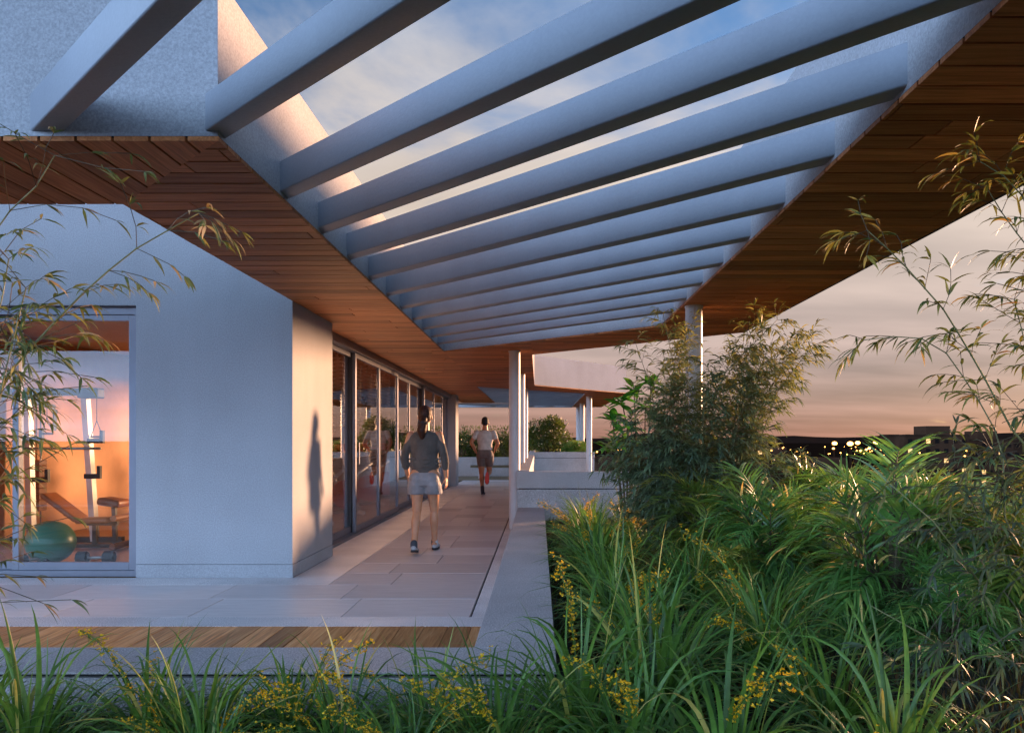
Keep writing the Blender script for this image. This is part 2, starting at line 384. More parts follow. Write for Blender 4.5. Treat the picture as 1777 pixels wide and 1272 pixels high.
lowwall('parapet_wall', 'pale parapet running away beside the round columns on the walkway edge',
        [(-0.315, -0.135, 11.583, 24.55)], -0.3, 0.85, 0.60, M['granite_wall'], M['granite_wall'], 0.014)

# ================================================================== CANOPY
def clip(poly, inside, isect):
    o = []
    for i in range(len(poly)):
        a, b_ = poly[i], poly[(i+1) % len(poly)]
        if inside(a):
            o.append(a)
            if not inside(b_): o.append(isect(a, b_))
        elif inside(b_): o.append(isect(a, b_))
    return o
def clip_convex(poly, region):
    n_ = len(region); area = sum(region[i][0]*region[(i+1)%n_][1]-region[(i+1)%n_][0]*region[i][1] for i in range(n_))
    reg = region if area > 0 else region[::-1]
    for i in range(n_):
        p, q = reg[i], reg[(i+1)%n_]; ex, ey = q[0]-p[0], q[1]-p[1]
        sd = lambda a: ex*(a[1]-p[1]) - ey*(a[0]-p[0])
        def isect(a, b_):
            u, v = sd(a), sd(b_); t = u/(u-v); return (a[0]+(b_[0]-a[0])*t, a[1]+(b_[1]-a[1])*t)
        poly = clip(poly, lambda a: sd(a) >= -1e-9, isect)
        if len(poly) < 3: return []
    return poly
XL, XR, XO, XI = -1.39, 1.39, 2.46, -2.27
LA = lambda x: 11.85 + (x-XL)*(9.2-11.85)/(XR-XL)      # far edge of the opening
LB = lambda x: 12.2 + (x+0.1)*(9.70-12.2)/(XO+0.1)     # outer edge of the canopy beyond
can = thing('pergola_canopy', 'nearest canopy of timber soffit with thick grey diagonal beams overhead', 'canopy', (0, 8, ZC), 'pergola canopies')
can2 = thing('pergola_canopy', 'far canopy with thin slats and pale fascia behind the running man', 'canopy', (0, 24, ZC), 'pergola canopies')
PW, GAP = 0.16, 0.0065
def planks(par, regions, y0, y1, single_until, joints=True, seed=1):
    rr = random.Random(seed); rest = MB()
    y = y0; row = 0
    while y < y1:
        js = [ -9.0 ]
        while js[-1] < 4: js.append(js[-1] + rr.uniform(1.3, 2.6))
        for reg in regions:
            for a, b_ in zip(js, js[1:]):
                q = clip_convex([(a+GAP*.6, y+GAP), (b_-GAP*.6, y+GAP), (b_-GAP*.6, y+PW-GAP), (a+GAP*.6, y+PW-GAP)], reg)
                if len(q) < 3: continue
                ar = abs(sum(q[i][0]*q[(i+1)%len(q)][1]-q[(i+1)%len(q)][0]*q[i][1] for i in range(len(q))))/2
                if ar < 2e-4: continue
                if y < single_until:
                    m = MB(); m.prism(q, ZC + rr.uniform(0, .0015), ZC+0.02); m.build('plank', M['soffit_x'], par)
                else: rest.prism(q, ZC + rr.uniform(0, .0015), ZC+0.02, rr.random())
        y += PW; row += 1
    bk = MB()
    for reg in regions: bk.prism(reg, ZC+.0203, ZC+.0213)
    bk.build('soffit_backing', M['gap'], par)
    if rest.v: rest.build('plank', M['soffit_x'], par, kind='stuff')
E = 0.004
regsA = [ [(XL,3.5),(XL,8.95),(-2.29,8.95),(-2.29,4.44)],
          [(XL,8.95),(XL,11.85),(-2.62,11.85),(-2.62,8.95)],
          [(XR,1.5),(XO,1.5),(XO,9.70),(XR,LB(XR))],
          [(XR,9.2),(XR,LB(XR)),(-0.1,12.2),(-0.1,LA(-0.1))] ]
regsB = [ [(XL,11.85),(XL,19),(-2.62,19),(-2.62,11.85)], [(-0.1,LA(-0.1)),(-0.1,19),(XL,19),(XL,11.85)] ]
planks(can, regsA, 1.36, 12.3, 10.3, seed=3)
planks(can, regsB, 9.36, 19.0, 0, seed=4)
# front strip: boards turned to run along the depth
rr = random.Random(9); x = XI + 0.9
regF = [(-9,3.5),(XL,3.5),(-2.29,4.44),(-9,4.44)]
while x > -7:
    q = clip_convex([(x-PW+GAP,3.4),(x-GAP,3.4),(x-GAP,4.5),(x-PW+GAP,4.5)], regF)
    if len(q) >= 3:
        m = MB(); m.prism(q, ZC+rr.uniform(0,.0015), ZC+.02); m.build('plank', M['soffit_y'], can)
    x -= PW
m = MB(); m.prism(regF, ZC+.0203, ZC+.0213); m.build('soffit_backing', M['gap'], can)
def slab_poly(par, polys, z0=None, z1=None):
    m = MB()
    for p in polys: m.prism(p, z0 or ZC+0.022, z1 or ZC+0.72)
    return m.build('roof_slab', M['plaster'], par)
i_ = 0.005
slab_poly(can, [ [(-9,3.5+i_),(XL-i_,3.5+i_),(-2.29,4.43),(-9,4.43)],
                 [(XL-i_,3.5+i_+.001),(XL-i_,19),(-2.5,19),(-2.5,8.95),(-2.285,8.95),(-2.285,4.434)] ])
slab_poly(can, [ [(XR+i_,1.5),(XO-i_,1.5),(XO-i_,9.70-i_),(XR+i_,LB(XR)-i_)],
                 [(XR+i_-.001,9.2+i_),(XR+i_-.001,LB(XR)-i_),(-0.1,12.2-i_),(-0.1-i_,12.2),(-0.1-i_,19),(XL-i_+.001,19),(XL-i_+.001,11.85+i_)] ])
m = MB()                                            # thin dark drip edge round the outer rim
m.box(XO-0.010, XO+0.004, 1.5, 9.70, ZC-0.004, ZC+0.10)
m.build('drip_edge', M['alu_dark'], can)
# beams
def beam_mesh(p0, p1, wd, zb, zt, b=0.008):
    m = MB(); p0, p1 = Vector(p0), Vector(p1); d = (p1-p0).normalized(); s_ = d.cross(Vector((0,0,1))).normalized()
    prof = []
    for cx, cz, a0 in ((wd/2-b, zt-b, 0), (-wd/2+b, zt-b, 90), (-wd/2+b, zb+b, 180), (wd/2-b, zb+b, 270)):
        for k_ in range(4): a = R(a0+30*k_); prof.append((cx+b*math.cos(a), cz+b*math.sin(a)))
    n_ = len(prof); vs = [Vector((p.x, p.y, 0)) + s_*a + Vector((0,0,c)) for p in (p0, p1) for a, c in prof]
    fs = [(i, (i+1)%n_, n_+(i+1)%n_, n_+i) for i in range(n_)] + [tuple(range(n_))[::-1], tuple(range(n_, 2*n_))]
    m.add(vs, fs); return m
BZ0, BZ1 = HC+1.345, HC+1.51
for yl in (2.76, 3.52, 4.42, 5.17, 5.93, 6.68, 7.44, 8.19, 8.95, 9.72, 10.46, 11.2):
    dy = -2.80 if yl < 8.5 else -2.78 - (yl-8.5)*0.0
    s_ = 0.12
    e0 = s_ if yl > 3.6 else (1.3 if yl < 3.0 else 0.25)
    beam_mesh((XL-e0, yl+e0, 0), (XR+s_ if yl > 4 else 0.6, yl+dy-s_ if yl > 4 else yl-(0.6-XL), 0), 0.105, BZ0, BZ1).build('beam', M['beam'], can, auto=40)
# far canopy
C1, C2_ = (-0.1,19.0), (2.42,22.2)
regs2 = [ [(-2.62,19),(-1.5,19),(-1.5,27.6),(-2.62,27.6)],
          [(-1.5,19.0),(-0.1,19.0),(2.42,22.2),(2.42,23.4),(1.29,22.25),(-1.5,19.45)],
          [(1.29,22.25),(2.42,23.4),(2.42,31.2),(1.29,31.2)] ]
planks(can2, regs2, 19.0, 31.2, 0, seed=5)
slab_poly(can2, [ [(-2.61,19.002),(-1.5-i_,19.002),(-1.5-i_,27.6),(-2.61,27.6)],
                  [(-1.5-i_+.001,19.002),(-0.1-i_,19.002),(2.42-i_,22.2+i_),(2.42-i_,23.4),(1.29,22.25+i_*2),(-1.5-i_+.001,19.45+i_*2)] ])
slab_poly(can2, [ [(1.29+i_,22.27+i_*2),(2.42-i_,23.41),(2.42-i_,31.2),(1.29+i_,31.2)] ], ZC+.022, ZC+.60)
for k_ in range(16):
    yl = 20.0 + 0.755*k_
    x0, x1 = -1.56, 1.35
    if yl > 27.8: x0 = -4.0
    if yl+2.8 > 31.1: x1 = -1.5+(31.1-yl)
    for y_s in (yl,):
        beam_mesh((x0, yl+(x0+1.5), 0) if yl <= 27.8 else (-1.5-min(2.4, yl-27.75), yl-min(2.4, yl-27.75), 0), (x1, yl+(x1+1.5), 0), 0.12, BZ0, BZ1).build('beam', M['beam'], can2, auto=40)
for k_ in range(4):
    yl = 31.1 - 0.4 - .755*k_; a = yl-27.7
    if a > 0: beam_mesh((-4.2-a*.2, 27.75, 0), (-4.2+a*.9, 27.75+a*1.0, 0), 0.12, BZ0, BZ1).build('beam', M['beam'], can2, auto=40)
m = MB(); m.box(-5.2, 1.289, 31.1, 31.25, ZC-0.01, ZC+0.2); m.build('edge_beam', M['plaster'], can2)
m = MB(); m.box(-5.2, -1.6, 27.61, 27.7, ZC+0.0, ZC+0.2); m.build('edge_beam', M['soffit_x'], can2)

# columns
def column(x, y, z0, label):
    t = thing('round_column', label, 'column', (x, y, z0), 'round white columns under the canopies')
    m = MB(); m.tube([(x,y,z0),(x,y,ZC-0.002)], 0.081, 32, cap=True); m.build('shaft', M['column'], t, auto=50)
    m = MB(); m.tube([(x,y,ZC-0.02),(x,y,ZC-0.001)], 0.088, 32); m.build('collar', M['column'], t, auto=50)
column(-0.35, 11.67, -0.02, 'thickest white round column where the grey parapet meets the walkway')
column(-0.35, 15.7, -0.02, 'white round column just behind the thickest walkway column')
column(-0.35, 19.9, -0.02, 'thinnest white round column hidden third in the row by the walkway')
column(1.495, 7.78, BED, 'white round column rising out of the bamboo thicket')
column(1.47, 23.6, -0.3, 'nearest of three far columns beside the bright green broad leaved plant')
column(1.50, 28.0, -0.3, 'middle one of three far columns under the slatted canopy')
column(1.52, 31.0, -0.3, 'farthest one of three far columns under the slatted canopy')

# ================================================================== GYM BUILDING
gym = thing('gym_building', 'blue grey rendered gym pavilion with tall glazed doors along the walkway', 'building', (-4, 10, 0))
m = MB()
m.box(-3.745, -2.29, 7.5, 7.75, 0.125, 3.7); m.box(-9.5, -3.7452, 7.5, 7.75, 2.53, 3.7)
m.build('front_wall', M['plaster'], gym)
m = MB(); m.box(-2.56, -2.29, 7.7502, 8.95, 0.125, 2.58); m.build('return_wall', M['plaster'], gym)
m = MB(); m.bbox(-3.745, -2.287, 7.497, 7.75, 0.0, 0.121, 0.002); m.bbox(-2.56, -2.287, 7.752, 8.953, 0.0, 0.121, 0.002); m.build('plinth', M['plaster'], gym)
m = MB(); m.box(-3.7, -2.32, 7.53, 7.74, 0.119, 0.127); m.box(-2.54, -2.32, 7.74, 8.93, 0.119, 0.127); m.build('joint', M['gap'], gym)
m = MB(); m.box(-9.5, -2.64, 7.7, 24, 2.62, 2.8); m.build('ceiling', M['plaster_in'], gym)
m = MB(); m.box(-9.5, -2.64, 7.7, 23.4, -0.06, -0.002); m.build('interior_floor', M['floor_in'], gym)
m = MB(); m.box(-9.5, -2.64, 23.2, 23.4, 0, 2.62); m.build('interior_wall', M['plaster_in'], gym)
m = MB(); m.box(-6.8, -6.6, 7.75, 23.2, 0, 2.62); m.build('interior_wall', plain('wall_painted_glow', (0.62, 0.27, 0.10), 0.6, var=0.05), gym)  # orange glow of the lit room put into this wall's colour
m = MB(); m.box(-2.62, -2.33, 22.62, 23.4, 0, 2.58); m.build('end_pillar', M['plaster'], gym)
m = MB(); m.box(-2.64, -2.45, 8.953, 22.6, 2.47, 2.575); m.build('door_header', M['alu'], gym)
m = MB(); m.box(-2.64, -2.45, 8.953, 22.6, -0.03, 0.025); m.build('door_track', M['alu'], gym)
def framed(parent, name, p0, p1, axis, z0, z1, t=0.05, d=0.045, fw=0.05, gmat='glass'):
    """frame of four rails with a pane; axis 'x': runs in x at y=p[2]; axis 'y': runs in y at x"""
    a0, a1, c = p0, p1, axis[1]
    m = MB()
    def bx(u0, u1, z0_, z1_):
        if axis[0] == 'x': m.bbox(u0, u1, c-d/2, c+d/2, z0_, z1_, 0.003)
        else: m.bbox(c-d/2, c+d/2, u0, u1, z0_, z1_, 0.003)
    bx(a0, a0+fw, z0, z1); bx(a1-fw, a1, z0, z1); bx(a0+fw+.0005, a1-fw-.0005, z1-fw, z1); bx(a0+fw+.0005, a1-fw-.0005, z0, z0+fw*1.3)
    fr = m.build(name, M['alu'], parent)
    g = MB(); gt = 0.004
    if axis[0] == 'x': g.box(a0+fw-.01, a1-fw+.01, c-gt, c+gt, z0+fw*1.3-.01, z1-fw+.01)
    else: g.box(c-gt, c+gt, a0+fw-.01, a1-fw+.01, z0+fw*1.3-.01, z1-fw+.01)
    g.build('pane', M[gmat], fr); return fr
# front window: fixed outer frame with two sliding sashes
m = MB(); m.box(-8.6, -3.747, 7.56, 7.70, 2.455, 2.528); m.box(-8.6, -3.747, 7.56, 7.70, 0.0, 0.055); m.box(-3.79, -3.747, 7.56, 7.70, 0.0552, 2.4548)
m.build('window_frame', M['alu'], gym)
framed(gym, 'window_sash', -4.945, -3.792, ('x', 7.60), 0.056, 2.453, fw=0.058)
framed(gym, 'window_sash', -6.12, -4.90, ('x', 7.655), 0.056, 2.453, fw=0.058)
framed(gym, 'window_sash', -7.32, -6.07, ('x', 7.60), 0.056, 2.453, fw=0.058)
# corridor doors, on two tracks
ys = [8.96, 11.0, 12.65, 14.3, 15.95, 17.6, 19.25, 20.9, 22.6]
for k_, (a, b_) in enumerate(zip(ys, ys[1:])):
    x_ = -2.515 if k_ % 4 in (1, 2) else -2.575
    framed(gym, 'sliding_door', a-0.02, b_+0.02, ('y', x_), 0.027, 2.468, fw=0.062, gmat='glass_side')
for yy in (11.0, 14.3, 17.6, 20.9):
    m = MB(); m.box(-2.63, -2.545, yy-0.045, yy+0.045, 0.027, 2.468); m.build('door_post', M['alu_dark'], gym)
    m = MB(); m.bbox(-2.478, -2.462, yy+0.08, yy+0.10, 0.95, 1.25, 0.003); m.build('handle', M['alu'], gym)
# timber blinds behind some of the doors
M['blind'] = plain('blind_timber', (0.10, 0.045, 0.022), 0.5, var=0.3, vs=4)
for (a, b_, zlo, lab) in ((9.1, 10.85, 0.6, 'brown slatted blind lowered behind the door next to the return wall'),
                          (11.15, 12.5, 1.45, 'brown slatted blind half raised behind the second glass door'),
                          (12.8, 14.15, 0.6, 'brown slatted blind fully lowered behind the third glass door'),
                          (14.5, 15.8, 1.5, 'brown slatted blind half raised behind the walking woman')):
    t = thing('venetian_blind', lab, 'blind', (-2.74, a, 2.45), 'timber blinds behind the doors')
    h = MB(); h.box(-2.77, -2.71, a, b_, 2.43, 2.47); h.build('head_rail', M['blind'], t)
    sl = MB(); sl.add([(-.024, 0, -.010), (.024, 0, .010), (.024, b_-a, .010), (-.024, b_-a, -.010),
                       (-.024, 0, -.007), (.024, 0, .013), (.024, b_-a, .013), (-.024, b_-a, -.007)],
                      [(0,3,2,1),(4,5,6,7),(0,1,5,4),(1,2,6,5),(2,3,7,6),(3,0,4,7)])
    me = sl.mesh('slat', M['blind']); z = 2.40
    while z > zlo:
        o = bpy.data.objects.new('slat', me); col.objects.link(o); o.parent = t; o.location = (0, 0, z-2.45); z -= 0.055
    for yy in (a+.25, b_-.25):
        c = MB(); c.tube([(-2.712, yy, 2.44), (-2.712, yy, zlo)], 0.002, 5); c.build('cord', M['blind'], t)

# ================================================================== PLANTS
Z = Vector((0,0,1))
def ribbon(mb, base, d, side, length, width, droop, segs, prof, tint, fold=0.0, wave=None):
    """one leaf blade: walks from base along d, bending down; prof gives the half width along it"""
    p = Vector(base); d = Vector(d).normalized(); st = length/segs
    vs = []; n_ = 3 if fold else 2
    for i in range(segs+1):
        t = i/segs; hw = width*0.5*prof(t)
        s_ = side - d*side.dot(d)
        s_ = s_.normalized() if s_.length > 1e-5 else side
        nn = s_.cross(d)
        if fold: vs += [p - s_*hw + nn*fold*hw, p, p + s_*hw + nn*fold*hw]
        else: vs += [p - s_*hw, p + s_*hw]
        d = (d + Vector((0,0,-1))*droop*st*(0.4+1.6*t)).normalized()
        if wave: d = (d + side*wave*st).normalized()
        p = p + d*st
    fs = []
    for i in range(segs):
        for k in range(n_-1): fs.append((i*n_+k, i*n_+k+1, (i+1)*n_+k+1, (i+1)*n_+k))
    mb.add(vs, fs, tint)
strap = lambda t: (0.55+0.45*min(1, t*4))*(1-max(0, (t-0.45)/0.55)**1.6)+0.02
lance = lambda t: max(0.04, math.sin(math.pi*min(1, t**0.62)))*1.0
needle = lambda t: 0.5+0.5*min(1, t*5) if t < 0.5 else max(0.03, 1-(t-0.5)/0.5)
def azdir(az, el): return Vector((math.cos(az)*math.cos(el), math.sin(az)*math.cos(el), math.sin(el)))

M['strap'] = leafmat('strap_leaf', [(0, (0.0429, 0.099, 0.022)), (0.45, (0.1, 0.218, 0.0385)), (0.8, (0.186, 0.317, 0.0495)), (0.95, (0.372, 0.396, 0.088)), (1, (0.715, 0.554, 0.187))], 0.4, 0.3)
M['palm'] = leafmat('palm_leaf', [(0, (0.0589, 0.147, 0.0353)), (0.5, (0.117, 0.275, 0.0589)), (0.85, (0.255, 0.413, 0.0882)), (1, (0.9, 0.647, 0.236))], 0.33, 0.3, 0.6)
M['palm_gold'] = leafmat('golden_palm_leaf', [(0, (0.0765, 0.128, 0.0255)), (0.5, (0.178, 0.255, 0.0374)), (0.85, (0.357, 0.391, 0.0595)), (1, (0.85, 0.51, 0.136))], 0.36, 0.35, 0.6)
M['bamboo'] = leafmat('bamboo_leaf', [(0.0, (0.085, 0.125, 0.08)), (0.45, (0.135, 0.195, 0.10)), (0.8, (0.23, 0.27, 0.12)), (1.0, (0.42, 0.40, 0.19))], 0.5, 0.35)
M['bamboo_near'] = leafmat('near_bamboo_leaf', [(0, (0.0375, 0.0688, 0.0475)), (0.5, (0.0938, 0.144, 0.0525)), (0.8, (0.188, 0.188, 0.0625)), (0.93, (0.35, 0.213, 0.0875)), (1, (0.45, 0.325, 0.188))], 0.5, 0.3)
M['culm'] = plain('bamboo_culm', (0.17, 0.16, 0.055), 0.45, var=0.3, vs=20)
M['bright'] = leafmat('broad_leaf', [(0, (0.0225, 0.12, 0.018)), (0.6, (0.0525, 0.255, 0.033)), (1, (0.18, 0.405, 0.06))], 0.35, 0.4)
M['bush'] = leafmat('bush_leaf', [(0, (0.0225, 0.05, 0.0125)), (0.5, (0.0688, 0.119, 0.0225)), (1, (0.175, 0.225, 0.05))], 0.45, 0.35)
M['stem'] = plain('brown_stem', (0.09, 0.065, 0.035), 0.8, var=0.3, vs=25)
M['flower'] = leafmat('yellow_flower', [(0.0, (0.50, 0.24, 0.004)), (0.5, (0.78, 0.46, 0.008)), (1.0, (0.9, 0.64, 0.03))], 0.5, 0.35)
M['grass'] = leafmat('lawn_blade', [(0, (0.0314, 0.0326, 0.00513)), (0.6, (0.0631, 0.0578, 0.00945)), (1, (0.156, 0.0578, 0.0128))], 0.5, 0.25)
M['white_flower'] = plain('cream_flower', (0.75, 0.66, 0.42), 0.6, var=0.1)

# --- lawn under everything (uncountable)
rg = np.random.default_rng(5)
def lawn():
    n_ = 85000
    X = rg.uniform(-3.6, 6.6, n_); Y = 2.0 + (rg.uniform(0, 1, n_)**1.5)*9.2
    keep = ((Y < 3.26) | (X > 0.10)) & (X < 1.9+Y*0.75) & (X > -0.55*Y-1.4); X = X[keep]; Y = Y[keep]; n_ = len(X)
    a = rg.uniform(0, 2*np.pi, n_); h = rg.uniform(.035, .10, n_); wd = rg.uniform(.0025, .0045, n_); lean = rg.uniform(0, .05, n_); b = rg.uniform(0, 2*np.pi, n_)
    v = np.zeros((n_, 5, 3)); cx, sx = np.cos(a)*wd, np.sin(a)*wd; lx, ly = np.cos(b)*lean, np.sin(b)*lean
    v[:,0] = np.stack([X-cx, Y-sx, np.full(n_, BED)], 1); v[:,1] = np.stack([X+cx, Y+sx, np.full(n_, BED)], 1)
    v[:,2] = np.stack([X+cx*.8+lx*.35, Y+sx*.8+ly*.35, BED+h*.6], 1); v[:,3] = np.stack([X-cx*.8+lx*.35, Y-sx*.8+ly*.35, BED+h*.6], 1)
    v[:,4] = np.stack([X+lx, Y+ly, BED+h], 1)
    me = bpy.data.meshes.new('lawn'); i = np.arange(n_)*5
    fs = [tuple(q) for q in np.stack([i, i+1, i+2, i+3], 1).tolist()] + [tuple(q) for q in np.stack([i+3, i+2, i+4], 1).tolist()]
    me.from_pydata(v.reshape(-1, 3).tolist(), [], fs); me.materials.append(M['grass'])
    at = me.attributes.new('tint', 'FLOAT', 'POINT'); at.data.foreach_set('value', np.repeat(rg.uniform(0, 1, n_), 5).astype(np.float32))
    o = bpy.data.objects.new('lawn', me); col.objects.link(o); o['kind'] = 'stuff'
    tag(o, 'short dark green turf between the strappy clumps', 'grass')
lawn()

# --- strappy clumps with yellow flower sprays
def strap_mesh(seed, nb, L0, L1, upright):
    r = random.Random(seed); mb = MB()
    for i in range(nb):
        az = r.uniform(0, 2*math.pi); el = R(r.uniform(42, 86) if r.random() < upright else r.uniform(15, 55)); rr_ = r.uniform(0, .08)
        base = Vector((math.cos(az)*rr_, math.sin(az)*rr_, 0)); d = azdir(az + r.uniform(-.5, .5), el)
        ln = r.uniform(L0, L1); side = Vector((-math.sin(az), math.cos(az), 0)) + Vector((r.uniform(-.3,.3), r.uniform(-.3,.3), r.uniform(-.3, .3)))
        t = min(0.94, max(0, r.gauss(0.45, 0.2)))
        if r.random() < 0.07: t = r.uniform(0.93, 1.0)
        ribbon(mb, base, d, side.normalized(), ln, r.uniform(.010, .0215), r.uniform(1.1, 3.8)/max(ln,.3)*0.75, 10, strap, t, fold=0.35, wave=r.uniform(-.5, .5))
    return mb.mesh('leaf', M['strap'], smooth=True)
def flower_mesh(seed):
    r = random.Random(seed); st = MB(); fl = MB()
    ln = r.uniform(.56, .82); az = r.uniform(0, 6.28); d = azdir(az, R(r.uniform(60, 84))); p = Vector((0,0,0)); pts = [p.copy()]
    for i in range(10):
        d = (d + Vector((math.cos(az), math.sin(az), -.9))*.045*(1+i*.14)).normalized(); p = p + d*ln/10; pts.append(p.copy())
    st.tube(pts, [.0028]*6 + [.0022]*5, 5, 0.4)
    def blossom(c, sz):
        for k in range(r.choice((3, 4, 5))):
            a = r.uniform(0, 6.28); e = r.uniform(-.3, 1.2); dd = azdir(a, e); s_ = dd.cross(Vector((r.uniform(-1,1), r.uniform(-1,1), r.uniform(-1,1)))).normalized()
            fl.add([c, c+dd*sz*.5+s_*sz*.34, c+dd*sz, c+dd*sz*.5-s_*sz*.34], [(0,1,2,3)], r.uniform(0.1, 1))
    for i in range(5, 11):
        for k in range(r.randint(11, 17)):
            q = pts[i] + (pts[i-1]-pts[i])*r.random() + Vector((r.gauss(0,1), r.gauss(0,1), r.gauss(0,1)))*(.008+.010*(i > 6))
            st.tube([pts[i], q], [.001, .0008], 3, .3, cap=False); blossom(q, r.uniform(.0085, .0145))
    return st.mesh('stem', M['strap']), fl.mesh('flower', M['flower'])
SM = [strap_mesh(100+i, nb, a, b_, u) for i, (nb, a, b_, u) in enumerate([(170,.36,.68,.5),(185,.40,.74,.42),(155,.42,.80,.55),(190,.32,.64,.4),(175,.42,.76,.48),(130,.46,.84,.65)])]
FM = [flower_mesh(300+i) for i in range(7)]
def strap_clump(x, y, label, group, variant, scale, rz, nfl, rr_):
    t = thing('strappy_plant', label, 'plant', (x, y, BED), group)
    t.rotation_euler = (0, 0, rz); t.scale = (scale,)*3
    o = bpy.data.objects.new('leaf', SM[variant]); col.objects.link(o); o.parent = t; o['kind'] = 'stuff'
    for i in range(nfl):
        a, b_ = rr_.choice(FM); f = bpy.data.objects.new('flower_spray', b_); col.objects.link(f); f.parent = t; f['kind'] = 'stuff'
        f.location = (rr_.uniform(-.10,.10), rr_.uniform(-.10,.10), 0); f.rotation_euler = (0, 0, rr_.uniform(0, 6.28)); f.scale = (rr_.uniform(.8, 1.15),)*3
        s_ = bpy.data.objects.new('stem', a); col.objects.link(s_); s_.parent = f
rr_ = random.Random(21)
FRONT = [(-2.05,2.93,.78,1),(-1.72,2.72,.82,2),(-1.42,2.95,.80,2),(-1.18,2.80,.78,2),(-.92,2.96,.72,2),(-.68,2.80,.72,3),(-.40,2.92,.78,2),(-.14,2.74,.85,2),(.14,2.96,.95,1),(.30,2.62,.9,2),(-1.95,2.55,.85,2),(-1.05,2.55,.62,3),(-.42,2.52,.62,3)]
for i, (x, y, sc_, nf) in enumerate(sorted(FRONT)):
    strap_clump(x, y, 'strappy clump with yellow sprays in front of the granite ledge, %s from the left' % ORD[i], 'strappy plants in front of the ledge', i % 6, sc_, rr_.uniform(0, 6.28), nf, rr_)
k = 0; y = 2.62; row_ = 0
while y < 9.6:
    xm = 1.55 if y < 4.0 else (1.45 if y < 4.8 else (1.2 if y < 6.0 else (1.0 if y < 7.4 else 1.2)))
    x = 0.46 + rr_.uniform(0, .15); k_in = 0
    while x < xm:
        near = y < 4.2
        lab = ('%s strappy clump from the ledge in the %s row of plants from the front' % (ORD[k_in], ORD[row_])); k_in += 1
        _ = ('' if near else
               ('strappy yellow flowered clump along the right side of the granite ledge' if y < 6.8 else 'small strappy yellow flowered clump below the grey parapet'))
        grp = 'strappy plants in the lower foreground' if near else ('strappy plants beside the ledge' if y < 6.8 else 'strappy plants below the parapet')
        strap_clump(x + rr_.uniform(-.08,.08), y + rr_.uniform(-.12,.12), lab, grp, rr_.randrange(6), rr_.uniform(.85, 1.12) if near else rr_.uniform(.82, 1.05), rr_.uniform(0, 6.28), rr_.choice((0,1,1,2)) if near else rr_.choice((1,1,2,3)), rr_)
        x += rr_.uniform(.46, .64)
    y += rr_.uniform(.44, .58); row_ += 1

# --- feathery clumping palms
def palm_meshes(seed, nf, h, spread):
    r = random.Random(seed); lf = MB(); st = MB()
    for i in range(nf):
        az = r.uniform(0, 6.28); q = i/nf; el = R(84 - 66*q**1.2 + r.uniform(-9, 9)); ln = h*r.uniform(.34, .46)*(1.15 - .25*q)
        hh = h*(.54 - .42*q)*r.uniform(.6, 1.1); rb = r.uniform(.02, .16)
        base = Vector((math.cos(az)*rb*.4, math.sin(az)*rb*.4, 0)); p = Vector((math.cos(az)*rb, math.sin(az)*rb, hh))
        st.tube([base, base.lerp(p, .5), p], [.010, .009, .007], 5, .5, cap=False)
        d = azdir(az, el); pts = [p.copy()]; ds = [d.copy()]
        for k in range(12):
            d = (d + Vector((math.cos(az), math.sin(az), 0))*.05*spread + Vector((0,0,-1))*(.04+.022*k*spread)).normalized(); p = p + d*ln/12; pts.append(p.copy()); ds.append(d.copy())
        st.tube(pts, [.006*(1-.07*k) for k in range(13)], 4, .5, cap=False)
        nl = 18; t0 = r.gauss(.45, .18)
        for j in range(nl):
            f = .12 + .88*j/(nl-1); x = f*11.99; k = min(11, int(x)); c = pts[k].lerp(pts[k+1], x-k); dd = ds[k]
            s0 = dd.cross(Z); s0 = s0.normalized() if s0.length > 1e-4 else Vector((1,0,0)); up = s0.cross(dd)
            ll = .26*h*(1-.6*abs(f-.45)**1.2)*r.uniform(.8, 1.12)
            for sg in (-1, 1):
                ld = (dd*r.uniform(.55,.9) + s0*sg*r.uniform(.5,.8) + up*r.uniform(.05,.35)).normalized()
                t = min(.92, max(0, t0+r.gauss(0, .12)))
                if r.random() < .035: t = 1.0
                ribbon(lf, c, ld, up.cross(ld).normalized()*.8 + up*r.uniform(-.5, .5), ll, .0130*h, r.uniform(.8, 3.0)+q*r.uniform(4.0, 9.0), 5, needle, t)
    return lf, st
def palm(x, y, h, label, seed, mat, nf=42, spread=1.0, group='feathery palms in the bed'):
    t = thing('feathery_palm', label, 'palm', (x, y, BED), group)
    lf, st = PALM[seed]
    for nm, mb_, mt in (('frond', lf, M[mat]), ('stem', st, M['stem'])):
        key = (seed, nm, mat)
        if key not in PMESH: PMESH[key] = mb_.mesh(nm, mt)
        o = bpy.data.objects.new(nm, PMESH[key]); col.objects.link(o); o.parent = t
        if nm == 'frond': o['kind'] = 'stuff'
    t.scale = (h,)*3; t.rotation_euler = (0, 0, (x*7+y*3) % 6.28)
PALM = [palm_meshes(500+i, nf, 1.0, sp) for i, (nf, sp) in enumerate([(60, 1.0), (68, 1.1), (54, .9)])]; PMESH = {}
